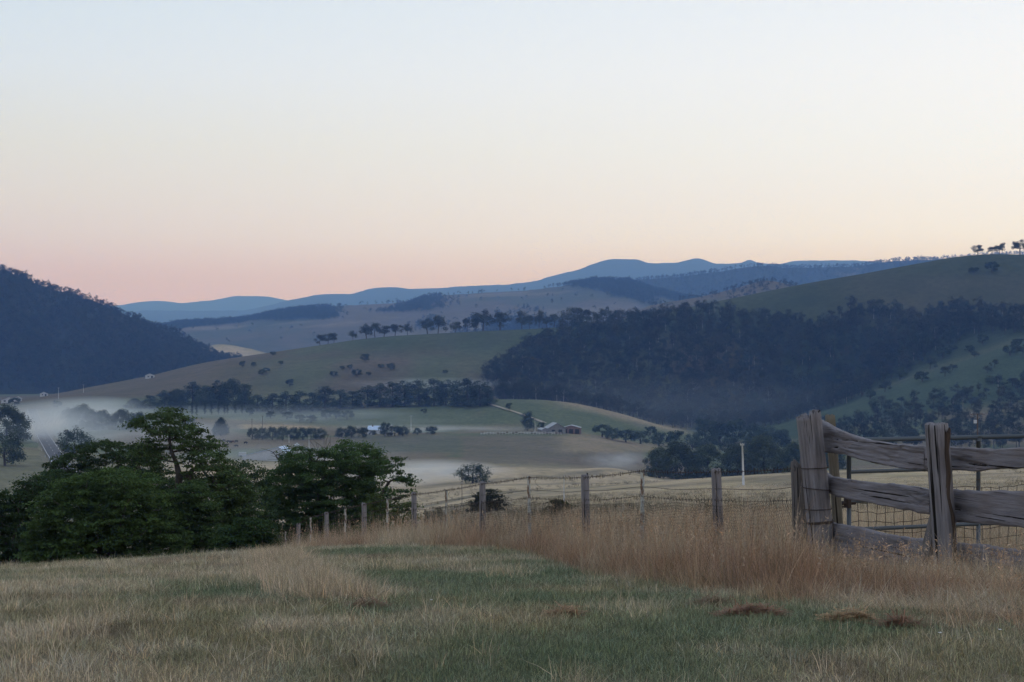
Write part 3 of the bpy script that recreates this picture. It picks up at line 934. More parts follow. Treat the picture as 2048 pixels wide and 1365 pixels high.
# ---- prototypes for the farther trees (unit: metres), each as trunk mesh + crown mesh
def proto(kind, seed):
    rng = np.random.default_rng(seed)
    leaf_m, bark, droop, flat = M['gum'], M['bark'], 0.0, 0.5
    if kind == 'gum':                 # umbrella eucalypt, 12 m
        h = 12.0
        lean = rng.uniform(-0.8, 0.8)
        trunk = [(0, 0, -0.4), (lean * 0.3, 0, 1.6), (lean * 0.7, 0.2, 3.4), (lean, 0, 5.0)]
        C, R = [], []
        n = rng.integers(15, 22)
        for k in range(n):
            a = rng.uniform(0, 6.28); rr = rng.uniform(0.8, 4.6)
            C.append((lean + rr * math.cos(a), rr * math.sin(a), 9.8 - 0.13 * rr ** 1.8 + rng.uniform(-5.6, 0.9)))
            s = rng.uniform(1.2, 2.2); R.append((s * 1.1, s * 1.1, s * 1.0))
        per, size, tr, bark = 120, 0.68, 0.28, M['bark']
    elif kind == 'bush':              # low round tree 6 m
        trunk = [(0, 0, -0.3), (0.1, 0, 1.0), (0, 0.1, 2.2)]
        C, R = [], []
        for k in range(20):
            a = rng.uniform(0, 6.28); b = rng.uniform(-0.35, 1.0); rr = 2.3 * math.sqrt(max(0, 1 - (b * 0.85) ** 2)) * rng.uniform(0.5, 1.05)
            C.append((rr * math.cos(a), rr * math.sin(a), 2.2 + 2.5 * b)); s = rng.uniform(0.7, 1.15); R.append((s, s, s * 0.8))
        per, size, tr = 75, 0.42, 0.2; leaf_m = M['bush']
    elif kind == 'pine':              # dense dark conifer/cypress mass 16 m
        trunk = [(0, 0, -0.4), (0, 0, 4), (0.1, 0, 9), (0, 0, 14)]
        C, R = [], []
        for k in range(42):
            t = rng.random() ** 1.25
            rr = (5.0 * (1 - t) ** 0.6 + 0.5) * rng.uniform(0.35, 1.0); a = rng.uniform(0, 6.28)
            C.append((rr * math.cos(a), rr * math.sin(a), 1.2 + 13.6 * t)); s = rng.uniform(1.2, 2.0); R.append((s, s, s * 0.9))
        per, size, tr = 60, 0.7, 0.3; leaf_m = M['bush']
    elif kind == 'poplar':            # narrow upright 11 m
        trunk = [(0, 0, -0.3), (0, 0, 3), (0.1, 0, 7), (0, 0, 10)]
        C = [(rng.uniform(-0.5, 0.5), rng.uniform(-0.5, 0.5), z + rng.uniform(-0.3, 0.3)) for z in np.linspace(1.8, 10.4, 13)]
        R = [(0.85 * (1.1 - abs(c[2] - 5) / 9), 0.85 * (1.1 - abs(c[2] - 5) / 9), 0.95) for c in C]
        per, size, tr = 70, 0.4, 0.14; leaf_m = M['bush']
    elif kind == 'willow':            # broad domed willow 15 m
        trunk = [(0, 0, -0.4), (0.3, 0, 2.2), (0.1, 0.2, 5.0), (0, 0, 7.5)]
        C, R = [], []
        for k in range(75):
            a = rng.uniform(0, 6.28); b = rng.random()
            rr = 8.2 * math.sqrt(max(0.02, 1 - b ** 2)) * rng.uniform(0.45, 1.0); b = b ** 1.15
            C.append((rr * math.cos(a), rr * math.sin(a), 1.4 + 11.6 * b + rng.uniform(-1.0, 0.4))); s = rng.uniform(1.4, 2.4); R.append((s, s, s * 1.05))
        per, size, tr, droop = 150, 0.58, 0.35, 1.2; leaf_m = M['willow']
    elif kind == 'dome':              # clipped-looking broad conifer dome 9 m
        trunk = [(0, 0, -0.3), (0, 0, 1.5), (0, 0, 4.0)]
        C, R = [], []
        for k in range(95):
            t = rng.random(); rr = 4.3 * (1 - t ** 1.7) ** 0.8 * rng.uniform(0.5, 1.0); a = rng.uniform(0, 6.28)
            C.append((rr * math.cos(a), rr * math.sin(a), 0.9 + 7.6 * t)); s = rng.uniform(1.0, 1.3); R.append((s, s, s))
        per, size, tr = 70, 0.45, 0.25; leaf_m = M['bush']
    elif kind == 'hedge':             # squat hedge tree 7.5 m, skirts near the ground
        trunk = [(0, 0, -0.3), (0.2, 0, 1.3), (0, 0.1, 3.0)]
        C, R = [], []
        for k in range(40):
            a = rng.uniform(0, 6.28); b = rng.uniform(0, 1.0); rr = 3.9 * math.sqrt(max(0.05, 1 - (b * 0.9) ** 2.4)) * rng.uniform(0.4, 1.0)
            C.append((rr * math.cos(a), rr * math.sin(a), 0.9 + 5.2 * b)); s = rng.uniform(1.0, 1.5); R.append((s, s, s * 0.8))
        per, size, tr = 70, 0.42, 0.22; leaf_m = M['bush']
    C = np.array(C); R = np.array(R)
    tv, tf = join_parts(branches(trunk, tr, C, rng, tip=0.05))
    lv, lq, lt = leaf_cloud(C, R, per, size, rng, flat=flat, droop=droop)
    top = lv[:, 2].max()
    return (mesh_np(kind + '_trunk', tv, tf, bark, None, True), mesh_np(kind + '_crown', lv, lq, leaf_m, lt), float(top), float(lv[:, 0].max() - lv[:, 0].min()))


PROTO = {k: [proto(k, 100 + 10 * i + j) for j in range(n)] for i, (k, n) in enumerate((('gum', 5), ('bush', 3), ('pine', 3), ('poplar', 2), ('willow', 3), ('dome', 1), ('hedge', 3)))}


def plant(name, kind, px, base_py, top_py, label, cat='tree', group=None, width=None, y=None, variant=None, y_from=60):
    """a far tree standing on the land where its foot shows in the photo, as tall as it shows"""
    if y is None:
        b = hit(px, base_py, y_from)
    else:
        x = (px - CX) / F * y
        b = Vector((x, y, gz(x, y)))
    vs = PROTO[kind]; pr = vs[random.randrange(len(vs)) if variant is None else variant % len(vs)]
    top_z = CZ - (top_py - CY) / F * b.y
    s = max(top_z - b.z, 0.8) / pr[2]
    w = s if width is None else width / F * b.y / pr[3]
    root = empty(name, b, random.uniform(0, 6.28), (w, w, s))
    obj('trunk', pr[0], root); obj('crown', pr[1], root)
    return tag(root, label, cat, group)


# gums along the crest of the long ridge
row = [(640, 693, 676, 20), (656, 690, 674, 20), (668, 687, 672, 16), (706, 681, 667, 16), (733, 678, 656, 24), (750, 676, 653, 22), (768, 674, 658, 20), (790, 672, 655, 22), (815, 671, 654, 18),
       (855, 669, 645, 26), (876, 668, 640, 30), (911, 666, 650, 20), (934, 665, 644, 20), (950, 664, 645, 16), (966, 663, 630, 34), (1000, 661, 632, 34),
       (1044, 658, 631, 20), (1059, 657, 638, 18), (1078, 656, 629, 20), (1094, 656, 640, 18), (1108, 655, 635, 24), (1143, 653, 624, 40), (1173, 650, 627, 22), (1195, 648, 630, 20), (1212, 646, 622, 20)]
for i, (px, b, t, w) in enumerate(row):
    o = plant('gum_tree', 'gum', px, b, t - 3 - 0.28 * (b - t), ORD[i] + ' gum from the left in the row along the ridge crest', group='gums along the crest of the ridge', width=w * 1.45, y=1495, variant=i)
for i, (px, b, t, w, l) in enumerate([(1955, 512, 489, 22, 'flat-topped gum alone on the hilltop skyline'), (1984, 510, 493, 22, 'low bushy gum beside a taller one on the hilltop skyline'),
                                      (1999, 510, 484, 24, 'taller spreading gum of the pair on the hilltop skyline'), (2040, 510, 478, 28, 'leaning gum at the right end of the hilltop skyline')]):
    plant('gum_tree', 'gum', px, b, t, l, group='gums on the hilltop skyline', width=w * 1.25, y=1500, variant=i + 1)
for i, (px, b, t, w, l) in enumerate([(1984, 548, 522, 30, 'rounded tree just under the hilltop on the grassy slope'), (1948, 547, 534, 20, 'small bush beside a rounded tree under the hilltop')]):
    plant('bush_tree', 'bush', px, b, t, l, group='trees under the hilltop', width=w, y_from=1240, variant=i)
# bushes dotted over the grassy face of the ridge
dots = [(485, 735, 722), (508, 734, 724), (532, 748, 735), (546, 712, 703), (561, 730, 721), (524, 751, 738), (580, 775, 758), (668, 755, 742), (684, 740, 731), (700, 740, 729), (714, 755, 738), (737, 753, 744), (730, 724, 706),
        (781, 742, 725), (762, 738, 728), (848, 828, 817), (890, 748, 740), (1018, 820, 806), (1012, 748, 735)]
for i, (px, b, t) in enumerate(sorted(dots)):
    plant('bush', 'bush', px, b, t, ORD[i] + ' dark bush from the left scattered over the open ridge face', 'bush', 'bushes scattered on the ridge face', width=(b - t) * 1.05 + 3, y_from=900, variant=i)

# farm trees in the valley
hd = [(505, 879, 853), (524, 880, 852), (545, 881, 852), (566, 881, 850), (587, 881, 851), (606, 881, 853), (622, 880, 852), (642, 880, 854)]
for i, (px, b, t) in enumerate(hd):
    plant('hedge_tree', 'hedge', px, b, t, ORD[i] + ' tree from the left in the dark hedge row above the white shed', group='dark hedge row above the white shed', width=30, variant=i)
hd = [(684, 876, 853), (703, 876, 850), (726, 875, 852), (745, 871, 860), (770, 873, 843), (790, 873, 849), (806, 873, 850), (835, 870, 855), (864, 869, 851)]
for i, (px, b, t) in enumerate(hd):
    plant('hedge_tree', 'hedge', px, b, t, ORD[i] + ' tree from the left in the row around the blue-roofed house', group='tree row around the blue-roofed house', width=(32 if i not in (3, 7) else 20), variant=i + 1)
plant('dome_tree', 'dome', 442, 872, 833, 'solid dome-shaped tree standing alone left of the hedge row', width=44)
plant('round_tree', 'hedge', 1055, 863, 821, 'reddish round-headed tree beside the woolshed', width=36)
plant('shrub', 'bush', 1082, 860, 843, 'small tree against the left end of the woolshed', width=18)
# poplars
for i, px in enumerate((362, 384, 393, 410, 423, 437, 449, 455, 470, 484)):
    plant('poplar', 'poplar', px, 832 - 0.03 * i * 10, 803 + random.uniform(-3, 3), ORD[i] + ' slim poplar from the left in the misty poplar row', group='misty row of slim poplars', width=9, y_from=900, variant=i)
# belt of dark pines under the ridge
belt = [(515, 820, 792, 44), (545, 822, 790, 44), (572, 823, 786, 40), (600, 822, 785, 46), (625, 820, 788, 40), (650, 816, 775, 48), (680, 816, 782, 44), (705, 815, 785, 40), (735, 813, 775, 44), (760, 812, 769, 46), (785, 811, 766, 44),
        (810, 810, 765, 46), (838, 810, 763, 48), (868, 809, 760, 48), (892, 808, 763, 40), (915, 809, 764, 46), (935, 810, 759, 50), (960, 810, 765, 48), (975, 808, 778, 34)]
for i, (px, b, t, w) in enumerate(belt):
    plant('pine_tree', 'pine', px, b + 3, t - 4, ORD[i] + ' pine from the left in the dark belt below the ridge', group='belt of dark pines below the ridge', width=w * 1.5, y_from=1000, variant=i)
low = [(652, 838, 818, 28), (672, 839, 820, 26), (694, 840, 821, 28), (622, 846, 830, 26), (600, 845, 829, 24), (574, 840, 822, 26), (542, 838, 822, 22), (500, 832, 816, 20)]
for i, (px, b, t, w) in enumerate(sorted(low)):
    plant('bush', 'bush', px, b, t, ORD[i] + ' low bush from the left below the pine belt', 'bush', 'low bushes below the pine belt', width=w, y_from=900, variant=i)
# trees round the misty road
for px, b, t, w, k, l in [(14, 884, 804, 120, 'willow', 'large domed tree by the left picture edge, misty behind the darker one'),
                          (10, 932, 856, 96, 'hedge', 'dark tree with pale trunks beside the road at the left picture edge'),
                          (150, 912, 851, 84, 'hedge', 'dark round tree right of the misty road'),
                          (140, 858, 815, 70, 'gum', 'loose-limbed gum at the left end of the misty clump'),
                          (165, 860, 806, 80, 'willow', 'tallest domed tree of the misty clump beyond the road'),
                          (205, 860, 818, 62, 'willow', 'middle tree of the misty clump beyond the road'),
                          (245, 860, 816, 64, 'willow', 'right-hand rounded tree of the misty clump'),
                          (275, 858, 822, 50, 'hedge', 'rightmost low tree of the misty clump beside the tall tree top'),
                          (114, 818, 801, 24, 'bush', 'lone bush above the mist beyond the road'),
                          (378, 866, 834, 40, 'hedge', 'tree half hidden behind the tall forked tree top'),
                          (30, 812, 795, 24, 'bush', 'misty bush at the far end of the road')]:
    plant('valley_tree', k, px, b, t, l, width=w, y_from=200)
# scrub on the left flank of the ridge
scr = [(270, 812, 792, 30), (300, 812, 786, 34), (330, 812, 776, 36), (352, 815, 772, 36), (385, 810, 758, 40), (412, 812, 765, 40), (440, 812, 756, 44), (466, 812, 750, 46), (490, 815, 762, 40), (420, 805, 770, 34), (360, 800, 775, 30)]
for i, (px, b, t, w) in enumerate(sorted(scr)):
    plant('scrub_tree', 'pine' if i % 3 else 'willow', px, b + 6, t + 4, ORD[i] + ' misty blue tree from the left on the lower ridge flank', group='misty trees on the lower ridge flank', width=w * 1.6, y_from=1000, variant=i)
# willows on the creek
for i, (px, b, t, w, l) in enumerate([(1318, 958, 896, 60, 'low willow at the left end of the creek clump'), (1352, 962, 883, 92, 'tall domed willow of the creek clump'), (1415, 962, 889, 100, 'broad dark willow in the middle of the creek clump'),
                                      (1475, 960, 890, 80, 'willow behind the pale power pole'), (1528, 958, 872, 104, 'tallest willow right of the pale power pole'), (1588, 955, 884, 80, 'willow half behind the big strainer post'),
                                      (1660, 950, 895, 80, 'willow showing between the yard posts')]):
    plant('willow', 'willow', px, b, t - 6, l, group='willows along the creek', width=w * 1.25, y=655 + 8 * (i % 3), variant=i)
plant('willow', 'hedge', 945, 985, 923, 'green tree rising out of the pale mist bank beyond the fence', width=84, y=520, variant=1)
# creek-line bushes behind the low spur
cr = [(1205, 875, 848, 34), (1225, 880, 852, 34), (1252, 885, 856, 36), (1280, 888, 858, 38), (1300, 872, 852, 22), (1318, 893, 862, 36), (1350, 897, 860, 40), (1385, 900, 862, 40), (1410, 880, 832, 40), (1440, 888, 842, 50), (1470, 886, 838, 50),
      (1500, 884, 842, 46), (1530, 886, 848, 44), (1562, 890, 856, 40), (1420, 905, 868, 44), (1460, 908, 872, 44), (1505, 905, 866, 46), (1550, 905, 862, 50)]
for i, (px, b, t, w) in enumerate(sorted(cr)):
    plant('creek_tree', 'hedge' if i % 2 else 'bush', px, b, t, ORD[i] + ' bushy tree from the left in the creek line behind the low spur', group='bushy trees in the creek line', width=w * 1.2, y_from=800, variant=i)
# scattered trees on the green slope at the right
sl = [(1965, 690, 668, 22), (2035, 700, 676, 26), (2020, 712, 690, 22), (2046, 715, 688, 24), (1990, 736, 718, 18), (1905, 702, 690, 20), (1938, 705, 690, 20), (1950, 715, 702, 18), (1885, 718, 694, 30), (1860, 740, 712, 28),
      (1890, 755, 732, 24), (1975, 748, 730, 20), (1845, 765, 742, 26), (1800, 760, 730, 28), (1820, 742, 718, 26), (1770, 785, 760, 26), (1740, 800, 778, 24), (1905, 742, 728, 18), (1985, 770, 750, 28), (2025, 775, 755, 30)]
for i, (px, b, t, w) in enumerate(sorted(sl)):
    plant('slope_tree', 'gum' if i % 2 else 'bush', px, b, t, ORD[i] + ' scattered tree from the left on the green slope at the right', group='scattered trees on the green slope', width=w * 1.2, y_from=900, variant=i)
# round thorn bush and shrubs just beyond the fence
hero_tree('thorn_bush', 'round dark thorn bush just beyond the wire fence', 'bush', hit(975, 1027, 45).y, [(975, 1030), (975, 1015), (975, 1000)],
          [[(945, 1018), (948, 998), (960, 988), (978, 985), (996, 990), (1005, 1004), (1006, 1024), (950, 1028)]], spacing=9, per=110, leaf=0.17, trunk_r=0.05, seed=21, tint=(0.55, 0.42, 0.62))
hero_tree('thorn_bush', 'ragged low grey shrub behind the grass beyond the fence', 'bush', hit(1118, 1046, 45).y, [(1118, 1060), (1118, 1045), (1120, 1030)],
          [[(1088, 1030), (1100, 1015), (1120, 1008), (1142, 1018), (1150, 1036), (1140, 1050), (1095, 1050)]], spacing=9, per=60, leaf=0.12, trunk_r=0.03, seed=22, tint=(0.95, 0.62, 0.9))
hero_tree('thorn_bush', 'small dark shrub in the grass between two far wooden posts', 'bush', hit(868, 1056, 62).y, [(868, 1060), (868, 1045), (868, 1030)],
          [[(848, 1040), (855, 1022), (870, 1017), (885, 1022), (888, 1045), (850, 1052)]], spacing=9, per=60, leaf=0.11, trunk_r=0.03, seed=23, tint=(0.7, 0.5, 0.6))


# ------------------------------------------------------------------ instanced stuff (woods, grass)
def scatter(name, protos, pts, rot, scl, itint, label, cat):
    """protos: list of meshes; one stuff object whose points each carry one of them"""
    n = len(pts)
    me = bpy.data.meshes.new(name)
    me.vertices.add(n); me.vertices.foreach_set('co', np.asarray(pts, np.float32).ravel())
    a = me.attributes.new('rot', 'FLOAT_VECTOR', 'POINT'); a.data.foreach_set('vector', np.asarray(rot, np.float32).ravel())
    a = me.attributes.new('scl', 'FLOAT_VECTOR', 'POINT'); a.data.foreach_set('vector', np.asarray(scl, np.float32).ravel())
    a = me.attributes.new('pid', 'INT', 'POINT'); a.data.foreach_set('value', RNG.integers(0, len(protos), n).astype(np.int32))
    a = me.attributes.new('itint', 'FLOAT_COLOR', 'POINT')
    t = np.ones((n, 4), np.float32); t[:, :3] = itint; a.data.foreach_set('color', t.ravel())
    o = obj(name, me)
    ng = bpy.data.node_groups.new(name + '_scatter', 'GeometryNodeTree')
    ng.interface.new_socket('Geometry', in_out='INPUT', socket_type='NodeSocketGeometry')
    ng.interface.new_socket('Geometry', in_out='OUTPUT', socket_type='NodeSocketGeometry')
    nd = ng.nodes
    gi = nd.new('NodeGroupInput'); go = nd.new('NodeGroupOutput'); ip = nd.new('GeometryNodeInstanceOnPoints')
    jn = nd.new('GeometryNodeJoinGeometry')
    for k, pm in enumerate(protos):
        po = bpy.data.objects.new(name + '_source', pm)
        oi = nd.new('GeometryNodeObjectInfo'); oi.inputs['Object'].default_value = po; oi.inputs['As Instance'].default_value = True
        ng.links.new(oi.outputs['Geometry'], jn.inputs[0])
    def attr(nm, dt):
        q = nd.new('GeometryNodeInputNamedAttribute'); q.data_type = dt; q.inputs['Name'].default_value = nm
        return q.outputs['Attribute']
    e2r = nd.new('FunctionNodeEulerToRotation')
    ng.links.new(attr('rot', 'FLOAT_VECTOR'), e2r.inputs[0])
    ng.links.new(gi.outputs[0], ip.inputs['Points']); ng.links.new(jn.outputs[0], ip.inputs['Instance'])
    ip.inputs['Pick Instance'].default_value = True
    ng.links.new(attr('pid', 'INT'), ip.inputs['Instance Index'])
    ng.links.new(e2r.outputs[0], ip.inputs['Rotation']); ng.links.new(attr('scl', 'FLOAT_VECTOR'), ip.inputs['Scale'])
    ng.links.new(ip.outputs[0], go.inputs[0])
    md = o.modifiers.new('scatter', 'NODES'); md.node_group = ng
    return tag(o, label, cat, kind='stuff')


def forest_proto(seed, n_cl, per, size, pale=False):
    rng = np.random.default_rng(seed)
    h = 13.0
    C, R = [], []
    form = seed % 3
    for k in range(n_cl):
        a = rng.uniform(0, 6.28); b = rng.random()
        if form == 0:      # round head
            rr = 3.9 * math.sqrt(max(0.05, 1 - (2 * b - 1) ** 2)) * math.sqrt(rng.random()); z = 4.0 + 7.4 * b
        elif form == 1:    # broad umbrella with lower skirts
            rr = 4.8 * math.sqrt(rng.random()); z = 10.6 - 0.16 * rr ** 2 - 4.2 * b ** 2
        else:              # two-tiered
            rr = (4.2 if b < 0.5 else 2.8) * math.sqrt(rng.random()); z = 3.6 + 5.2 * b if b < 0.5 else 7.5 + 4.6 * (b - 0.5)
        C.append((rr * math.cos(a), rr * math.sin(a), z)); s = rng.uniform(1.3, 2.3); R.append((s * 1.1, s * 1.1, s * 0.85))
    parts = branches([(0, 0, -0.5), (0.2, 0, 3), (0.1, 0.2, 6), (0.2, 0, 9)], 0.22, np.array(C[::2]), rng, tip=0.05, sides=3)
    tv, tf = join_parts(parts)
    lv, lq, lt = leaf_cloud(C, R, per, size, rng)
    nq = len(tf[0]); nt_ = len(tf[1]) if len(tf) > 1 else 0
    v = np.concatenate([lv, tv]); fs = [np.concatenate([lq, tf[0] + len(lv)])]
    idx = [0] * len(lq) + [1] * nq
    if nt_: fs.append(tf[1] + len(lv)); idx += [1] * nt_
    tint = np.concatenate([lt, np.ones((len(tv), 3))])
    return mesh_np('wood_tree', v, fs, [M['forest'], M['pale_bark'] if pale else M['bark']], tint, False, idx)


FP = [forest_proto(200 + i, 15, 60, 0.66, i % 9 == 4) for i in range(9)]
FP_FAR = [forest_proto(220 + i, 9, 16, 1.2) for i in range(4)]


def tree_attrs(n, smin, smax, warm=0.25):
    s = RNG.uniform(smin, smax, n)
    rot = np.c_[RNG.normal(0, 0.04, n), RNG.normal(0, 0.04, n), RNG.uniform(0, 6.28, n)]
    scl = np.c_[s * RNG.uniform(0.85, 1.2, n), s * RNG.uniform(0.85, 1.2, n), s]
    b = RNG.uniform(0.65, 1.4, n); w = RNG.uniform(-warm, warm, n)
    tint = np.c_[b * (1 + w), b, b * (1 - 0.6 * w)]
    return rot, scl, tint


# wood on the ridge face
poly = [(965, 760), (1010, 722), (1060, 695), (1120, 672), (1200, 655), (1280, 640), (1330, 634), (1400, 628), (1500, 635), (1590, 640), (1640, 660), (1690, 630), (1760, 622), (1830, 640), (1900, 622), (1960, 625), (2060, 632), (2300, 640), (2300, 668), (2060, 664), (1960, 668),
        (1890, 694), (1840, 724), (1770, 764), (1710, 800), (1640, 828), (1560, 852), (1500, 866), (1420, 866), (1340, 852), (1250, 832), (1150, 812), (1000, 806)]
ys = RNG.uniform(1160, 1495, 60000); us = RNG.uniform(950, 2320, 60000)
zr = terrain_rel(us, ys); ps = CY - zr / ys * F
ok = inside_np(poly, us, ps + 3 * RNG.normal(size=len(us)))
dens = 0.55 + 0.45 * smooth(0.35, 0.5, fbm(us / 60, ps / 40, 91))
ok &= RNG.random(len(us)) < dens
us, ys, zr = us[ok][:5200], ys[ok][:5200], zr[ok][:5200]
keep = np.ones(len(us), bool)
xs = (us - CX) / F * ys
cell = set()
for i in range(len(us)):                       # one trunk per 8 m square
    k = (int(xs[i] // 8.0), int(ys[i] // 8.0))
    if k in cell: keep[i] = False
    cell.add(k)
pts = np.c_[xs, ys, zr + CZ][keep]
rot, scl, tint = tree_attrs(len(pts), 0.75, 1.3)
scatter('forest', FP, pts, rot, scl, tint, 'dense blue-green eucalypt forest covering the face of the ridge', 'forest')
n_ridge = len(pts)

# wood at the lower right, behind the yards
us = RNG.uniform(1610, 2350, 9000); ys = RNG.uniform(760, 1120, 9000)
zr = terrain_rel(us, ys); ps = CY - zr / ys * F
ok = inside_np([(1600, 860), (1700, 850), (1760, 818), (1850, 806), (1940, 785), (2000, 775), (2060, 765), (2350, 750), (2350, 905), (1990, 905), (1800, 900), (1620, 900)], us, ps)
xs = (us - CX) / F * ys; cell = set(); keep = []
for i in np.nonzero(ok)[0]:
    k = (int(xs[i] // 9), int(ys[i] // 9))
    if k not in cell and RNG.random() < 0.8: keep.append(i)
    cell.add(k)
pts = np.c_[xs, ys, zr + CZ][keep]
rot, scl, tint = tree_attrs(len(pts), 0.5, 0.9)
scatter('forest', FP, pts, rot, scl, tint * 1.05, 'bushy wood on the low ground behind the stockyard gate', 'forest')

# steep forested hill at the left
def far_wood(surf, n, u0, u1, s_arr, jx, jy, accept):
    px = RNG.uniform(u0, u1, n)
    x, y, z, p = surf(px, s_arr)
    k = accept(px, x, y, p, s_arr)
    m_ = k.sum()
    return np.c_[x[k] + RNG.uniform(-jx, jx, m_), y[k] + RNG.uniform(-jy, jy, m_), z[k] - 0.5]


pts = far_wood(surf_f, 8500, -420, 530, RNG.random(8500) ** 0.8, 3, 7, lambda px, x, y, p, s_: np.ones(len(px), bool))
rot, scl, tint = tree_attrs(len(pts), 0.55, 1.0)
scatter('forest', FP_FAR, pts, rot, scl, tint, 'dark forest covering the steep hill at the left', 'forest')
# woods and single trees on the far hills
pts = far_wood(surf_h, 30000, 200, 1420, RNG.random(30000) ** 0.5, 6, 14,
               lambda px, x, y, p, s_: RNG.random(len(px)) < np.maximum(h_wood(px, p, x, y, s_), 0.003 + 0.05 * (s_ > 0.97)))
rot, scl, tint = tree_attrs(len(pts), 0.7, 1.15)
scatter('forest', FP_FAR, pts, rot, scl, tint, 'hazy woods along the crests of the rolling hills', 'forest')
pts = far_wood(surf_i, 6000, 1000, 2250, 1 - 0.8 * RNG.random(6000) ** 1.5, 5, 10, lambda px, x, y, p, s_: np.ones(len(px), bool))
rot, scl, tint = tree_attrs(len(pts), 0.8, 1.4)
scatter('forest', FP_FAR, pts, rot, scl, tint, 'blue woods along the wooded hill under the mountain peaks', 'forest')
pts = far_wood(surf_l, 2600, 1240, 2000, 1 - 0.9 * RNG.random(2600) ** 1.2, 4, 8, lambda px, x, y, p, s_: fbm(x / 90, y / 150, 97) > 0.52)
rot, scl, tint = tree_attrs(len(pts), 0.5, 0.9)
scatter('scrub_wood', FP_FAR, pts, rot, scl, tint, 'patchy scrub over the hill behind the ridge end', 'scrub')


# ------------------------------------------------------------------ mist lying in the hollows
def mist(px, py, y, rx, ry, rz, dens, label, seed=0, nscale=1.4, thr=(0.35, 0.65)):
    c = P(px, py, y)
    th = np.linspace(0, math.pi, 15); ph = np.arange(28) * 2 * math.pi / 28
    T, Ph = np.meshgrid(th, ph, indexing='ij')
    v = np.c_[(np.sin(T) * np.cos(Ph)).ravel(), (np.sin(T) * np.sin(Ph)).ravel(), np.cos(T).ravel()]
    i = np.arange(14)[:, None] * 28; j = np.arange(28)[None, :]; k = (j + 1) % 28
    q = np.stack([i + j, i + 28 + j, i + 28 + k, i + k], -1).reshape(-1, 4)
    me = mesh_np('mist', v, q)
    m, nt, out = new_mat('valley_mist')
    tc = N(nt, 'ShaderNodeTexCoord')
    ln = N(nt, 'ShaderNodeVectorMath', operation='LENGTH'); nt.links.new(tc.outputs['Object'], ln.inputs[0])
    fall = maprange(nt, ln.outputs['Value'], 0.25, 0.98, 1.0, 0.0)
    mp = N(nt, 'ShaderNodeMapping'); mp.inputs['Location'].default_value = (seed * 3.1, seed * 1.7, 0); mp.inputs['Scale'].default_value = (1.6, 0.8, 0.9)
    nt.links.new(tc.outputs['Object'], mp.inputs['Vector'])
    nz = noise(nt, nscale, 3.0, 0.5, vec=mp.outputs[0])
    nn = maprange(nt, nz.outputs['Fac'], thr[0], thr[1], 0.0, 1.0)
    mul = N(nt, 'ShaderNodeMath', operation='MULTIPLY'); nt.links.new(fall, mul.inputs[0]); nt.links.new(nn, mul.inputs[1])
    mu2 = N(nt, 'ShaderNodeMath', operation='MULTIPLY'); nt.links.new(mul.outputs[0], mu2.inputs[0]); mu2.inputs[1].default_value = dens
    vs = N(nt, 'ShaderNodeVolumePrincipled'); vs.inputs['Color'].default_value = (0.78, 0.88, 1.0, 1); vs.inputs['Absorption Color'].default_value = (1, 1, 1, 1)
    nt.links.new(mu2.outputs[0], vs.inputs['Density']); nt.links.new(vs.outputs[0], out.inputs['Volume'])
    me.materials.append(m)
    return tag(obj('mist', me, loc=c, scale=(rx, ry, rz)), label, 'mist', kind='stuff')


mist(112, 842, 880, 42, 190, 13, 0.024, 'bright mist bank lying over the road at the left', 1, 1.1, (0.2, 0.6))
mist(260, 872, 830, 90, 120, 7.5, 0.013, 'thin mist spreading right from the road behind the tall tree', 2)
mist(850, 966, 600, 42, 85, 7.5, 0.034, 'bright mist pooled in the hollow beyond the wire fence', 3, thr=(0.25, 0.5))
mist(850, 768, 1290, 90, 50, 6.0, 0.022, 'thin mist streak above the dark pine belt', 4)
mist(540, 922, 690, 75, 100, 6, 0.008, 'mist round the white shed', 5)
mist(1240, 922, 700, 20, 30, 4.5, 0.024, 'wisp of mist over the small knoll', 6, 1.1, (0.35, 0.65))
mist(480, 835, 1060, 170, 90, 9, 0.011, 'veil of mist behind the hedge row', 7)
mist(1330, 835, 1190, 260, 120, 36, 0.0008, 'faint blue mist at the foot of the forest', 8, 0.8, (0.0, 0.5))
mist(860, 858, 960, 70, 40, 2.5, 0.022, 'thin white mist strip on the flat by the blue-roofed house', 9)


# ------------------------------------------------------------------ road and track
def ribbon(center, w, dz, name, mat, off=0.0, dash=None):
    c = np.array([tuple(p) for p in center])
    d = np.gradient(c[:, :2], axis=0); d /= np.linalg.norm(d, axis=1)[:, None]
    nrm = np.c_[-d[:, 1], d[:, 0]]
    a = c.copy(); b = c.copy()
    a[:, :2] += nrm * (off - w / 2); b[:, :2] += nrm * (off + w / 2)
    a[:, 2] += dz; b[:, 2] += dz
    v = np.stack([a, b], 1).reshape(-1, 3); n = len(c)
    f = np.array([(2 * i, 2 * i + 1, 2 * i + 3, 2 * i + 2) for i in range(n - 1) if dash is None or (i // dash) % 3 == 0])
    return mesh_np(name, v, f, M[mat], None, True)


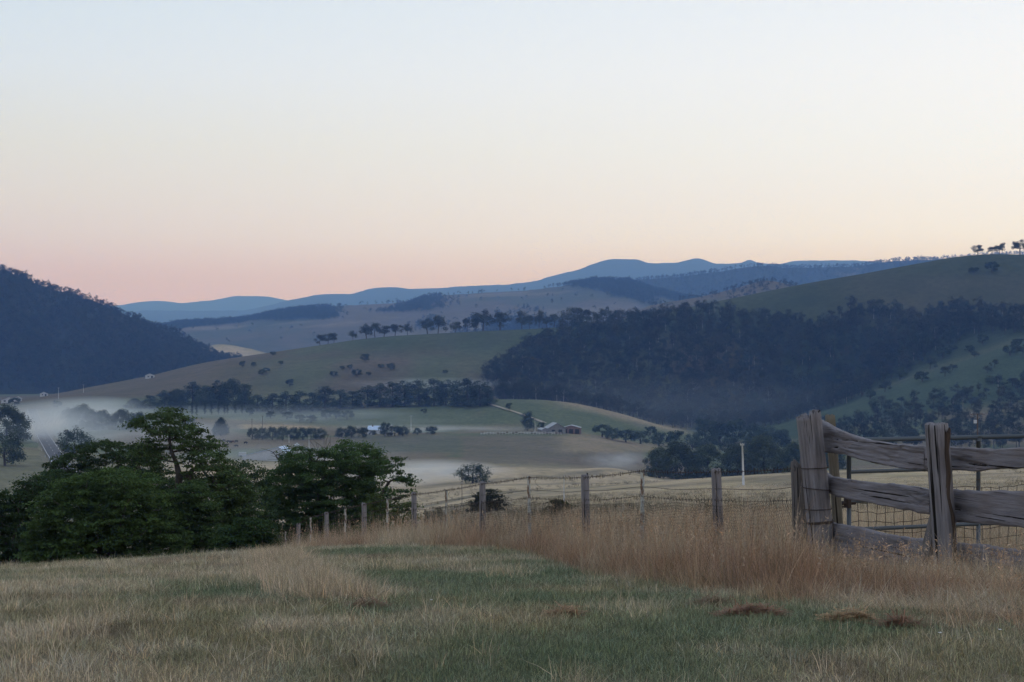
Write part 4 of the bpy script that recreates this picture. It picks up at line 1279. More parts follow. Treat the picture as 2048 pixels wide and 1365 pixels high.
rp = [(150, 965), (128, 940), (112, 915), (100, 897), (90, 880), (82, 865), (76, 852), (70, 838), (66, 828), (63, 820)]
ctrl = np.array([tuple(hit(a, b, 300)) for a, b in rp])
dd = np.concatenate([[0], np.cumsum(np.linalg.norm(np.diff(ctrl[:, :2], axis=0), axis=1))])
q = np.linspace(0, dd[-1], 150)
rx = pchip1(dd, ctrl[:, 0], q); ry = pchip1(dd, ctrl[:, 1], q)
rz = ground_z(rx, ry); rz = np.convolve(np.pad(rz, 6, mode='edge'), np.ones(13) / 13, 'valid')
road_c = np.c_[rx, ry, rz + 0.75]
verge = ribbon(road_c, 12.5, -0.35, 'road_verge', 'verge')
road = tag(obj('road', ribbon(road_c, 7.0, 0, 'road', 'asphalt')), 'grey country road curving up into the mist at the left', 'road', kind='structure')
obj('verge', verge, road)
for off in (-3.1, 3.1):
    obj('edge_line', ribbon(road_c, 0.28, 0.03, 'edge_line', 'paint', off), road)
obj('centre_line', ribbon(road_c, 0.18, 0.03, 'centre_line', 'paint', 0.0, 2), road)
for k, i in enumerate((16, 30, 44, 60)):
    for sgn, sd in ((-1, 'left'), (1, 'right')):
        d = road_c[i + 1] - road_c[i]; nrm = np.array([-d[1], d[0], 0]) / np.hypot(d[0], d[1])
        p = road_c[i] + nrm * 4.6 * sgn
        v, f = join_parts([tube([(0, 0, -1.2), (0, 0, 1.1)], 0.07, 6)])
        o = obj('guide_post', mesh_np('guide_post', v, f, M['white']), loc=tuple(p + np.array([0, 0, -0.3])))
        tag(o, '%s white guide post up the %s-hand edge of the misty road' % (ORD[k], 'right' if sgn < 0 else 'left'), 'guide post', 'white guide posts along the road')
tp = [(966, 806), (985, 812), (1010, 819), (1040, 829), (1065, 838), (1090, 848)]
ctrl = np.array([tuple(hit(a, b, 1000)) for a, b in tp])
q = np.linspace(0, 5, 60); t5 = np.arange(6)
tx = pchip1(t5, ctrl[:, 0], q); ty = pchip1(t5, ctrl[:, 1], q)
tag(obj('farm_track', ribbon(np.c_[tx, ty, ground_z(tx, ty) + 0.35], 3.6, 0, 'farm_track', 'track')), 'pale farm track slanting down the green hill to the woolshed', 'track', kind='structure')


# ------------------------------------------------------------------ farm buildings
def part(name, parts, mat, root, smooth_=False):
    v, f = join_parts(parts)
    return obj(name, mesh_np(name, v, f, M[mat], None, smooth_), root)


def gable(root, w, d, h, ridge, wall, roof, over=0.35, x0=0.0, door=True, ridge_x=None, wname='wall', eave_r=None):
    """gable end towards the viewer (-y), ridge along y"""
    rx_ = x0 if ridge_x is None else ridge_x
    hr = h if eave_r is None else eave_r
    part(wname, [prism([(x0 - w / 2, -0.6), (x0 + w / 2, -0.6), (x0 + w / 2, hr), (rx_, ridge), (x0 - w / 2, h)], -d / 2, d / 2)], wall, root)
    for s_, hh in ((-1, h), (1, hr)):
        e = x0 + s_ * w / 2
        dx, dz_ = e - rx_, hh - ridge
        L = math.hypot(dx, dz_); ex, ez = e + dx / L * over, hh + dz_ / L * over
        part('roof', [prism([(rx_, ridge + 0.06), (ex, ez + 0.06), (ex, ez + 0.20), (rx_, ridge + 0.20)] if s_ > 0 else [(ex, ez + 0.06), (rx_, ridge + 0.06), (rx_, ridge + 0.20), (ex, ez + 0.20)], -d / 2 - over, d / 2 + over)], roof, root)
    if door:
        dr = part('door', [box(x0 + w * 0.08, x0 + w * 0.30, -d / 2 - 0.06, -d / 2 + 0.02, -0.2, 2.1)], 'dark', root)
        part('window', [box(x0 - w * 0.30, x0 - w * 0.12, -d / 2 - 0.06, -d / 2 + 0.02, 1.0, 2.0)], 'dark', root)


b = hit(556, 921, 300)
t = empty('farm_shed', b, math.radians(-10))
gable(t, 20, 9, 1.9, 6.0, 'white', 'roofblue', x0=-5.0, ridge_x=1.8, eave_r=3.6, door=False)
part('door', [box(2.0, 3.8, -4.58, -4.48, -0.2, 2.8)], 'dark', t)
tag(t, 'white farm shed with long pale blue roof in the mist', 'shed')
b = hit(594, 905, 300)
t = empty('water_tank', b)
part('tank_body', [tube([(0, 0, -0.5), (0, 0, 3.3)], 1.45, 20)], 'white', t, True)
part('tank_roof', [tube([(0, 0, 3.3), (0, 0, 4.1), (0, 0, 4.5)], [1.5, 0.25, 0.12], 20)], 'white', t, True)
for z in (0.7, 1.5, 2.3):
    part('hoop', [tube([(0, 0, z), (0, 0, z + 0.1)], 1.49, 20)], 'greyroof', t, True)
tag(t, 'round white water tank with conical top beside the misty shed', 'tank')
b = hit(485, 914, 300)
t = empty('farm_trailer', b)
part('trailer_body', [box(-1.6, 1.6, -0.9, 0.9, 0.6, 2.0)], 'white', t)
part('chassis', [box(-1.8, 2.6, -0.5, 0.5, 0.42, 0.6)], 'greyroof', t)
for sx in (-0.5, 0.5):
    for sy in (-0.95, 0.95):
        part('wheel', [tube([(sx, sy - 0.1, 0.35), (sx, sy + 0.1, 0.35)], 0.36, 12)], 'dark', t)
tag(t, 'small white trailer in the mist left of the shed', 'trailer')
b = hit(752, 868, 600)
t = empty('farm_house', b, math.radians(80))
gable(t, 6, 8.5, 2.6, 4.6, 'white', 'roofblue', 0.5)
part('chimney', [box(-0.9, -0.3, 1.5, 2.1, 3.6, 5.4)], 'rustwall', t)
tag(t, 'small house with pale blue roof among the tree row', 'house')
b = hit(783, 866, 600)
t = empty('water_tank', b)
part('tank_body', [tube([(0, 0, -0.5), (0, 0, 4.3)], 0.8, 16)], 'white', t, True)
part('tank_roof', [tube([(0, 0, 4.3), (0, 0, 4.7), (0, 0, 4.8)], [0.82, 0.3, 0.1], 16)], 'white', t, True)
tag(t, 'small white tank top showing over the tree row by the house', 'tank')
b = hit(1110, 866.5, 600)
t = empty('woolshed', b, math.radians(14))
gable(t, 10.5, 9, 2.9, 5.8, 'shedwall', 'greyroof', 0.5)
gable(t, 4.0, 9, 2.0, 2.8, 'shedwall', 'greyroof', 0.2, x0=-7.4, door=False, wname='lean_to')
tag(t, 'grey gabled woolshed on the low spur', 'shed')
b = hit(1143, 867, 600)
t = empty('hay_barn', b, math.radians(-6))
gable(t, 11, 8, 3.2, 4.6, 'rustwall', 'greyroof', 0.3, door=False)
for sx in (-3.6, 0, 3.6):
    part('bay_opening', [box(sx - 1.2, sx + 1.2, -4.06, -3.98, -0.2, 2.5)], 'dark', t)
tag(t, 'rusty red barn with pale roof right of the woolshed', 'barn')
b = hit(300, 757, 900)
t = empty('farm_house', b, 0.3)
gable(t, 8, 6, 2.4, 4.0, 'white', 'greyroof', 0.4)
tag(t, 'white house on the ridge flank against the dark hill', 'house')
for px, py, w, l in ((16, 806, 9, 'leftmost white house below the dark hill at the picture edge'), (88, 793, 7, 'white house below the dark hill behind the road mist'), (36, 803, 6, 'small white outbuilding between two houses below the dark hill')):
    b = hit(px, py, 900)
    t = empty('farm_house', b, random.uniform(-0.4, 0.4))
    gable(t, w, 6, 2.2, 3.8, 'white', 'greyroof', 0.4)
    tag(t, l, 'house')
# rail fence of the sheep yards
t = empty('yard_rail_fence', hit(1040, 870, 600))
o = t.location.copy()
pv_ = [hit(px, 870 - 0.8 * math.sin((px - 960) / 165 * 3.1), 600) for px in np.linspace(962, 1122, 27)]
for p in pv_:
    q = p - o
    part('post', [tube([(q.x, q.y, q.z - 0.3), (q.x, q.y, q.z + 1.5)], 0.16, 6)], 'polewood', t)
for h_ in (0.5, 0.9, 1.3):
    for a, c in zip(pv_[:-1], pv_[1:]):
        a_, c_ = a - o, c - o
        part('rail', [tube([(a_.x, a_.y - 0.2, a_.z + h_), (c_.x, c_.y - 0.2, c_.z + h_)], 0.09, 4)], 'polewood' if random.random() < 0.7 else 'rustwall', t)
tag(t, 'long pale rail fence of the sheep yards along the spur crest', 'fence')


# ------------------------------------------------------------------ poles
def pole(px, base_py, top_py, r, mat, label, arm=0.0, y=None, y_from=40, lamp=False, name='power_pole', box_=False, lean=0.0):
    b = hit(px, base_py, y_from) if y is None else Vector(((px - CX) / F * y, y, gz((px - CX) / F * y, y)))
    h = CZ - (top_py - CY) / F * b.y - b.z
    t = empty(name, b)
    part('shaft', [tube([(0, 0, -0.4), (lean * h * 0.5, 0, h * 0.5), (lean * h, 0, h)], [r * 1.25, r, r * 0.75], 10)], mat, t, True)
    if arm:
        ca = part('crossarm', [box(lean * h - arm, lean * h + arm, -0.06, 0.06, h - 0.25, h - 0.1)], mat, t)
        for k in (-0.85, 0.0, 0.85):
            part('insulator', [tube([(lean * h + k * arm, 0, h - 0.1), (lean * h + k * arm, 0, h + 0.12)], 0.05, 6)], 'polewood', ca)
    if lamp:
        part('lamp_head', [box(-0.1, 0.9, -0.15, 0.15, h - 0.12, h + 0.08)], 'white', t)
    if box_:
        part('transformer', [box(-0.75, -0.2, -0.25, 0.25, h - 2.1, h - 1.4)], 'white', t)
    return tag(t, label, 'pole')


pole(1487, 989, 888, 0.15, 'polewood', 'pale tapering power pole in the paddock before the willows', 0.3, y=240, lean=-0.03)
pole(1955, 985, 827, 0.16, 'poledark', 'brown power pole with crossarm and white box behind the steel gate', 1.6, y=330, box_=True)
pole(924, 1012, 940, 0.05, 'poledark', 'thin dark post alone in the paddock before the mist pool', 0, y_from=70, name='paddock_post')
pole(1128, 1017, 950, 0.05, 'polewood', 'thin pale post in the paddock behind the wire fence', 0, y_from=70, name='paddock_post')
pole(822, 863, 832, 0.18, 'polewood', 'pale pole rising from the tree row by the blue-roofed house', 0.8)
pole(1070, 864, 838, 0.14, 'polewood', 'yard light pole between the round tree and the woolshed', 0, lamp=True, name='light_pole')
pole(504, 866, 838, 0.15, 'poledark', 'left-hand dark pole of two above the hedge row', 0.8)
pole(525, 867, 832, 0.15, 'poledark', 'right-hand dark pole of two above the hedge row', 0.8)
pole(578, 886, 870, 0.13, 'polewood', 'short pale pole between the hedge row and the white shed', 0.6)
pole(618, 902, 870, 0.14, 'polewood', 'pole right of the water tank near the hedge row', 0.6)
pole(117, 798, 776, 0.15, 'polewood', 'pole on the ridge flank just right of the road mist', 0.8, y_from=900)
pole(167, 786, 770, 0.15, 'polewood', 'pole on the ridge flank against the dark hill', 0.8, y_from=900)

# ------------------------------------------------------------------ cattle
def cow_mesh():
    me = bpy.data.meshes.new('cow_skeleton')
    v = [(0, 0, 1.05), (0.55, 0, 1.08), (-0.6, 0, 1.08), (0.95, 0, 1.1), (1.25, 0, 0.8), (1.5, 0, 0.55), (-0.85, 0, 1.15), (-0.95, 0, 0.75), (-0.97, 0, 0.45)]
    e = [(0, 1), (1, 3), (3, 4), (4, 5), (0, 2), (2, 6), (6, 7), (7, 8)]
    rad = [0.40, 0.38, 0.36, 0.22, 0.15, 0.09, 0.1, 0.03, 0.04]
    for x, s_ in ((0.6, 1), (-0.62, 1), (0.6, -1), (-0.62, -1)):
        k = len(v)
        bend = 0.06 if x < 0 else -0.03
        v += [(x, 0.2 * s_, 0.72), (x - bend, 0.22 * s_, 0.4), (x, 0.22 * s_, 0.02)]; rad += [0.14, 0.08, 0.07]
        e += [(1 if x > 0 else 2, k), (k, k + 1), (k + 1, k + 2)]
    for s_ in (-1, 1):
        v.append((1.2, 0.2 * s_, 0.92)); rad.append(0.05); e.append((4, len(v) - 1))
    me.from_pydata(v, e, []); me.update()
    o = bpy.data.objects.new('cow_skeleton', me); COL.objects.link(o)
    md = o.modifiers.new('skin', 'SKIN'); o.modifiers.new('sub', 'SUBSURF').levels = 1
    me.skin_vertices[0].data[0].use_root = True
    for i, r in enumerate(rad): me.skin_vertices[0].data[i].radius = (r, r)
    dg = bpy.context.evaluated_depsgraph_get()
    res = bpy.data.meshes.new_from_object(o.evaluated_get(dg))
    bpy.data.objects.remove(o); bpy.data.meshes.remove(me)
    res.name = 'cow'
    return res


cow_a = cow_mesh(); cow_b = cow_a.copy()
cow_a.materials.append(M['cow']); cow_b.materials.append(M['cowbrown'])
cows = [(448, 884.5), (457, 887), (462, 887.5), (466, 887), (473, 886.5), (491, 889), (473, 895.5), (453, 894), (440, 886)]
for i, (px, py) in enumerate(sorted(cows)):
    b = hit(px, py, 300)
    o = obj('cow', cow_b if i == 5 else cow_a, loc=b, rot=(0, 0, random.uniform(0, 6.28)))
    tag(o, ORD[i] + ' cow from the left grazing on the flat left of the hedge row', 'cow', 'cattle grazing on the flat')


# ------------------------------------------------------------------ timber pieces
def log_mesh(length, r, seed, squash=1.0, taper=0.06, square=2.6, grooves=7, groove=0.16, jag=0.03, bow=0.0):
    """weathered log along z: hewn section, long drying checks, ragged top"""
    rng = np.random.default_rng(seed)
    nz = max(8, int(length / 0.05)); nt_ = 40
    zz = np.linspace(0, length, nz); th = np.arange(nt_) * 2 * math.pi / nt_
    Z, T = np.meshgrid(zz, th, indexing='ij')
    sq = (np.abs(np.cos(T)) ** square + np.abs(np.sin(T)) ** square) ** (-1 / square)
    R = r * sq * (1 + taper * (0.5 - Z / length))
    R *= 1 + 0.05 * (fbm(np.cos(T) * 2 + 5 + seed, np.sin(T) * 2 + Z * 1.5, seed, 3) - 0.5) * 2
    R *= 1 + 0.06 * (fbm(T * 5.0, Z * 0.8, seed + 3, 2) - 0.5) * 2 * 0.6
    for k in range(grooves):
        c = rng.uniform(0, 6.28); w = rng.uniform(0.06, 0.13); d = groove * rng.uniform(0.4, 1.0)
        drift = 0.25 * (fbm(Z * 1.2 + k * 9, Z * 0 + k, seed + 11, 2) - 0.5)
        dd = (T - c - drift + math.pi) % (2 * math.pi) - math.pi
        win = smooth(0.25, 0.5, fbm(Z * 1.3 + 7 * k, Z * 0 + 3 * k, seed + 21, 2))
        R *= 1 - d * np.exp(-(dd / w) ** 2) * win
    bx = bow * np.sin(Z / length * math.pi)
    X = R * np.cos(T) + bx; Y = R * np.sin(T) * squash
    Zj = Z.copy()
    Zj[-1] += jag * rng.normal(size=nt_)
    v = np.c_[X.ravel(), Y.ravel(), Zj.ravel()]
    i = np.arange(nz - 1)[:, None] * nt_; j = np.arange(nt_)[None, :]; k = (j + 1) % nt_
    q = np.stack([i + j, i + k, i + nt_ + k, i + nt_ + j], -1).reshape(-1, 4)
    top = np.c_[X[-1] * 0.55, Y[-1] * 0.55, Zj[-1] + 0.01 + 0.5 * jag * rng.normal(size=nt_)]
    c0 = len(v); v = np.concatenate([v, top, [[bx[-1, 0], 0, length + 0.012]]])
    b0 = (nz - 1) * nt_
    jj = np.arange(nt_); kk = (jj + 1) % nt_
    q = np.concatenate([q, np.stack([b0 + jj, b0 + kk, c0 + kk, c0 + jj], -1)])
    t = np.stack([c0 + jj, c0 + kk, np.full(nt_, len(v) - 1)], -1)
    return v, [q, t]


def post(name, base, top, r, mat, parent, seed, **kw):
    d = top - base
    v, f = log_mesh(d.length, r, seed, **kw)
    o = obj(name, mesh_np(name, v, f, M[mat], None, True), parent)
    o.rotation_mode = 'QUATERNION'
    o.rotation_quaternion = Vector((0, 0, 1)).rotation_difference(d)
    o.location = base - (parent.location if parent else Vector())
    return o


def rail(line, upper, lower, thick, parent, seed, back=0.0, mat='rail'):
    """hewn rail following the yard's plan line; outline given by its upper and lower edges"""
    (xa, ya), (xb, yb) = line
    dx, dy = xb - xa, yb - ya; L = math.hypot(dx, dy); dx /= L; dy /= L
    xa -= dy * back; ya += dx * back; back = 0.0
    def station(px):
        k = (px - CX) / F
        return (k * ya - xa) / (dx - k * dy)
    def conv(pts):
        return [(station(a), CZ - (b - CY) / F * (ya + dy * station(a))) for a, b in pts]
    up, lo = conv(upper), conv(lower)
    s0, s1 = up[0][0], up[-1][0]
    n = max(12, int((s1 - s0) / 0.035))
    s_ = np.linspace(s0, s1, n)
    zu = pchip1([a for a, _ in up], [b for _, b in up], s_); zl = pchip1([a for a, _ in lo], [b for _, b in lo], np.clip(s_, lo[0][0], lo[-1][0]))
    zu = zu + 0.014 * (fbm(s_ * 7, s_ * 0 + seed, seed, 3) - 0.5) * 2
    zl = zl + 0.016 * (fbm(s_ * 6, s_ * 0 + seed + 5, seed + 1, 3) - 0.5) * 2
    # section: rounded rectangle with ribs
    face = [(-1, q_) for q_ in np.linspace(-.90, .90, 19)]
    sec = face + [(-.7, 1), (0, 1.02), (.7, 1), (1, .86), (1, .3), (1, -.3), (1, -.86), (.7, -1), (0, -1.02), (-.7, -1)]
    m_ = len(sec)
    A = np.array(sec)
    zc = (zu + zl) / 2; hh = (zu - zl) / 2
    Xs = np.repeat(s_[:, None] - s0, m_, 1)
    Zs = zc[:, None] + hh[:, None] * A[None, :, 1]
    Ys = thick / 2 * A[None, :, 0] * np.ones((n, 1))
    Ys = Ys + 0.012 * (fbm(Xs * 2.2, Zs * 26 + seed, seed + 7, 3) - 0.5) * 2
    ck = fbm(Xs * 0.9 + 3.1 * seed, Zs * 11 + 0.5 * Xs, seed + 17, 3)
    isf = (np.arange(m_) < 19)[None, :]
    Ys = Ys + isf * 0.022 * np.exp(-((ck - 0.5) / 0.022) ** 2) * smooth(0.4, 0.55, fbm(Xs * 1.7, Zs * 3, seed + 27, 2))
    taper = np.minimum(1, np.minimum((s_ - s0) / 0.03 + 0.93, (s1 - s_) / 0.03 + 0.93))[:, None]
    Zs = zc[:, None] + (Zs - zc[:, None]) * taper
    z0 = float(zc[0])
    v = np.c_[Xs.ravel(), Ys.ravel() + back, (Zs - z0).ravel()]
    i = np.arange(n - 1)[:, None] * m_; j = np.arange(m_)[None, :]; k = (j + 1) % m_
    q = np.stack([i + j, i + m_ + j, i + m_ + k, i + k], -1).reshape(-1, 4)
    t = [(0, a, a + 1) for a in range(1, m_ - 1)] + [((n - 1) * m_, (n - 1) * m_ + a + 1, (n - 1) * m_ + a) for a in range(1, m_ - 1)]
    o = obj('rail', mesh_np('rail', v, [q, np.array(t)], M[mat], None, True), parent)
    o.location = Vector((xa + dx * s0, ya + dy * s0, z0)) - parent.location
    o.rotation_euler = (0, 0, math.atan2(dy, dx))
    return o


def zoom1(pts):                      # notes taken on an enlarged view of the yards -> photo pixels
    return [(1540 + a / 3.413, 800 + b / 3.413) for a, b in pts]


# ------------------------------------------------------------------ stockyard fence
YA, YB = 19.3, 17.0
XA, XB = (1640 - CX) / F * YA, (1883 - CX) / F * YB
LINE = ((XA, YA), (XB, YB))
yard = empty('stockyard_fence', Vector((XB, YB, gz(XB, YB))))
p1_base = Vector(((1650 - CX) / F * 19.3, 19.3, gz((1650 - CX) / F * 19.3, 19.3) - 0.15))
post('post', p1_base, P(1617, 833, 19.3), 0.150, 'post', yard, 31, square=3.2, grooves=12, groove=0.22, jag=0.035)
p3_base = Vector(((1896 - CX) / F * 16.85, 16.85, gz((1896 - CX) / F * 16.85, 16.85) - 0.15))
p3 = post('post', p3_base, P(1873, 849, 16.85), 0.128, 'post', yard, 32, square=2.2, grooves=5, groove=0.2, jag=0.006, taper=0.1)
v, f = log_mesh(1.52, 0.034, 37, squash=0.8, square=2.0, grooves=8, groove=0.35, jag=0.02, taper=-0.3)
v[:, 0] += 0.016 * np.sin(v[:, 2] * 5) + 0.010 * np.sin(v[:, 2] * 13)
sp = obj('split_wood', mesh_np('split_wood', v, f, M['post_split'], None, True), p3)      # rough torn heartwood down the right-hand side
sp.location = (0.055, -0.098, 0.13)
p2_base = Vector(((1684 - CX) / F * 19.75, 19.75, gz((1684 - CX) / F * 19.75, 19.75) - 0.15))
post('post', p2_base, P(1660, 832, 19.75), 0.058, 'post_yellow', yard, 33, square=6.0, grooves=3, groove=0.1, jag=0.006)
rails = [
    ([(345, 135), (420, 178), (500, 218), (620, 255), (760, 285), (900, 303), (1075, 315)], [(345, 352), (500, 376), (700, 425), (900, 465), (1090, 486)]),
    ([(385, 490), (430, 525), (600, 555), (850, 575), (970, 590), (1110, 615)], [(385, 628), (500, 665), (800, 720), (1110, 788)]),
    ([(415, 838), (560, 860), (750, 905), (1020, 950), (1130, 960)], [(415, 1040), (560, 1078), (950, 1132), (1130, 1150)]),
    ([(1200, 318), (1300, 322), (1500, 334), (1640, 332), (1900, 330)], [(1200, 478), (1400, 484), (1600, 472), (1900, 458)]),
    ([(1225, 612), (1350, 618), (1600, 622), (1900, 630)], [(1225, 826), (1350, 838), (1600, 862), (1900, 884)]),
    ([(1260, 975), (1400, 985), (1600, 1010), (1900, 1036)], [(1260, 1175), (1500, 1195), (1900, 1230)]),
]
for i, (u_, l_) in enumerate(rails):
    rail(LINE, zoom1(u_), zoom1(l_), 0.085, yard, 41 + 7 * i, back=0.17)
# split prop leaning against the middle post
v, f = log_mesh(1.25, 0.10, 35, squash=0.55, square=3.0, grooves=5, groove=0.25, jag=0.05)
v[:, :2] *= (1.25 - 0.75 * (v[:, 2:3] / 1.25))
o = obj('prop', mesh_np('prop', v, f, M['post_dark'], None, True), yard)
pb = P(1834, 1160, 16.95); pt_ = P(1864, 1012, 17.0)
o.rotation_mode = 'QUATERNION'; o.rotation_quaternion = (pt_ - pb).to_track_quat('Z', 'Y'); o.location = pb - Vector((0, 0, 0.25)) - yard.location
# wire bound round the strainer post
ax = P(1617, 833, 19.3) - p1_base
for k, (zy, tilt) in enumerate(((462, 0.05), (604, -0.10), (742, 0.04), (826, 0.10), (834, 0.08))):
    z = CZ - (800 + zy / 3.413 - CY) / F * 19.3
    s_ = (z - p1_base.z) / ax.z
    c = p1_base + ax * s_
    th = np.linspace(0, 2 * math.pi, 33)
    sq = (np.abs(np.cos(th)) ** 3.2 + np.abs(np.sin(th)) ** 3.2) ** (-1 / 3.2)
    pts = np.c_[c.x + 0.165 * sq * np.cos(th), c.y + 0.165 * sq * np.sin(th), c.z + tilt * 0.16 * np.cos(th)]
    part('binding_wire', [tube(pts - np.array(yard.location), 0.006 if k < 3 else 0.008, 5)], 'wire', yard)
tag(yard, 'weathered split-rail stockyard fence with thick hewn posts', 'fence')

# ------------------------------------------------------------------ steel gate behind the yard
GY0, GY1 = 20.2, 21.3
g0 = Vector(((1698 - CX) / F * GY0, GY0, 0)); g1 = Vector(((2120 - CX) / F * GY1, GY1, 0))
gate = empty('steel_gate', Vector((g0.x, g0.y, gz(g0.x, g0.y))))
gd = (g1 - g0); GL = gd.length; gd.normalize()
def gp_(s_, z):
    p = g0 + gd * s_
    return (p.x - gate.location.x, p.y - gate.location.y, z - gate.location.z)
zt = CZ - (881 - CY) / F * GY0 ; zm = CZ - (944 - CY) / F * GY0; zm2 = CZ - (1003 - CY) / F * GY0; zb = CZ - (1060 - CY) / F * GY0
r_ = 0.027
part('top_pipe', [tube([gp_(0, zt - 0.08), gp_(0.03, zt - 0.03), gp_(0.09, zt), gp_(GL, zt)], r_ * 1.15, 10)], 'steel', gate, True)
for z in (zm, zm2, zb):
    part('cross_pipe', [tube([gp_(0.0, z), gp_(GL, z)], r_, 10)], 'steel', gate, True)
part('stile', [tube([gp_(0, zt - 0.08), gp_(0, zb - 0.12)], r_ * 1.1, 10)], 'steel', gate, True)
sv = ((1955 - CX) / F * 20.9 - g0.x) / gd.x
part('brace', [tube([gp_(sv, zt), gp_(sv, zb - 0.3)], r_ * 1.05, 10)], 'steel', gate, True)
part('clamp', [tube([gp_(sv, zt - 0.05), gp_(sv, zt + 0.01)], r_ * 1.6, 10)], 'steel', gate, True)
wires = []
rngw = np.random.default_rng(5)
zn0, zn1 = zm2 + 0.12, zb - 0.32
for s_ in np.arange(0.14, GL, 0.135):
    w = rngw.normal(size=6) * 0.008
    wires.append(tube([gp_(s_ + w[k], zn0 + (zn1 - zn0) * k / 5) for k in range(6)], 0.0042, 4, False))
for z in np.linspace(zn0, zn1, 7):
    n_ = 40; w = rngw.normal(size=n_) * 0.006
    wires.append(tube([gp_(GL * k / (n_ - 1), z + w[k] + 0.02 * math.sin(k * 0.5 + z * 9)) for k in range(n_)], 0.0042, 4, False))
part('wire_mesh', wires, 'wire', gate)
ch = []
for k in range(12):
    a = k / 11
    c = np.array(gp_(-0.22 + 0.24 * a, zm2 - 0.02 - 0.05 * math.sin(a * 3.1)))
    th = np.linspace(0, 2 * math.pi, 9)
    ch.append(tube(np.c_[c[0] + 0.018 * np.cos(th), c[1] + (0.010 * np.sin(th) if k % 2 else 0 * th), c[2] + (0.012 * np.sin(th) if k % 2 == 0 else 0 * th)], 0.005, 4, False))
part('chain', ch, 'wire', gate)
part('hinge', [tube([gp_(-0.02, zm2 - 0.08), gp_(-0.02, zm2 + 0.05)], 0.05, 8), tube([gp_(-0.10, zm2 - 0.02), gp_(0.09, zm2 - 0.02)], 0.028, 8)], 'wire', gate)
tag(gate, 'grey steel pipe gate with wire mesh behind the timber yard rails', 'gate')

# ------------------------------------------------------------------ wire fence running down the hill
def fence_y(px):
    return 28.0 * 1070.0 / (px - 100.0)


woods = [(1600, 932, 0.115), (1432, 940, 0.072), (1170, 952, 0.072), (965, 966, 0.07), (828, 987, 0.07), (728, 1008, 0.075), (653, 1026, 0.07), (597, 1048, 0.075)]
steels = [(1285, 940), (1060, 953), (892, 980), (775, 998), (690, 1016), (622, 1034), (571, 1063)]
y0 = fence_y(828)
fence = empty('wire_fence', Vector(((828 - CX) / F * y0, y0, gz((828 - CX) / F * y0, y0))))
FL = fence.location
tops = []
def picket_mesh(h):
    parts = []
    for a in (90, 210, 330):
        a = math.radians(a); d = np.array([math.cos(a), math.sin(a)]); n = np.array([-d[1], d[0]]) * 0.004
        e = d * 0.036
        sec = [n * -1, e - n, e + n, n]
        v = np.array([(p[0], p[1], z) for z in (0, h) for p in sec])
        parts.append((v, [np.array([(0, 3, 2, 1), (4, 5, 6, 7), (0, 1, 5, 4), (1, 2, 6, 5), (2, 3, 7, 6), (3, 0, 4, 7)])]))
    return parts
for i, (px, py, r) in enumerate(woods):
    y = fence_y(px); x = (px - CX) / F * y
    base = Vector((x + random.uniform(-0.02, 0.02), y, gz(x, y) - 0.2)); top = P(px, py, y)
    if i == 0:
        post('wooden_post', base + Vector((0.03, 0, 0)), top, r, 'post_dark', fence, 60, square=2.4, grooves=9, groove=0.25, jag=0.05)
    else:
        post('wooden_post', base + Vector((0.05 if px == 1432 else 0.01, 0, 0)), top, r, 'post', fence, 60 + i, square=3.0, grooves=6, groove=0.2, jag=0.012)
    tops.append((y, px, top.z - 0.03))
for i, (px, py) in enumerate(steels):
    y = fence_y(px); x = (px - CX) / F * y
    g = gz(x, y) - 0.2; top = P(px, py, y)
    v, f = join_parts(picket_mesh(top.z - g))
    o = obj('steel_picket', mesh_np('steel_picket', v, f, M['picket']), fence, loc=Vector((x, y, g)) - FL, rot=(random.uniform(-0.02, 0.02), random.uniform(-0.02, 0.02), random.uniform(-0.4, 0.4)))
    tops.append((y, px, top.z - 0.02))
tops.sort()


def fence_pt(px):
    y = fence_y(px); return (px - CX) / F * y, y


def wire_run(drop, sag, name, r, barbs, wav=0.0, seed=0, step=0.12, side_=-0.045):
    rng = np.random.default_rng(seed)
    parts = []; pts_all = []
    for (ya, pa, za), (yb, pb_, zb_) in zip(tops[:-1], tops[1:]):
        xa, xb = (pa - CX) / F * ya, (pb_ - CX) / F * yb
        L = math.hypot(xb - xa, yb - ya); n = max(4, int(L / step))
        for k in range(n):
            t_ = k / n
            gza = gz(xa + (xb - xa) * t_, ya + (yb - ya) * t_) if drop > 0.9 else None
            z = za + (zb_ - za) * t_ - drop - sag * 4 * t_ * (1 - t_) + wav * rng.normal()
            pts_all.append((xa + (xb - xa) * t_ + side_, ya + (yb - ya) * t_, z))
    ya, pa, za = tops[-1] if False else tops[-1]
    pts_all.append(((pb_ - CX) / F * yb + side_, yb, zb_ - drop))
    pts = np.array(pts_all)
    if wav:
        for c_ in range(3): pts[1:-1, 2] = (pts[:-2, 2] + pts[1:-1, 2] * 2 + pts[2:, 2]) / 4
    parts.append(tube(pts - np.array(FL), r, 5))
    if barbs:
        d = np.linalg.norm(np.diff(pts, axis=0), axis=1); S = np.concatenate([[0], np.cumsum(d)])
        for s_ in np.arange(0.05, S[-1], barbs):
            s_ += rng.uniform(-0.015, 0.015)
            c = np.array([np.interp(s_, S, pts[:, k]) for k in range(3)]) - np.array(FL)
            for sg in (-1, 1):
                e = rng.normal(size=3) * np.array([0.010, 0.010, 0.012]) + np.array([0.006 * sg, 0.0, 0.024])
                parts.append(tube(np.array([c - e, c + e]), r * 0.75, 3))
    v, f = join_parts(parts)
    return obj(name, mesh_np(name, v, f, M['wire']), fence)


wire_run(0.0, 0.015, 'barbed_wire', 0.0050, 0.10, seed=1)
wire_run(0.235, 0.035, 'plain_wire', 0.0042, 0, wav=0.012, seed=2, step=0.3)
wire_run(0.40, 0.02, 'barbed_wire', 0.0034, 0.12, seed=3)
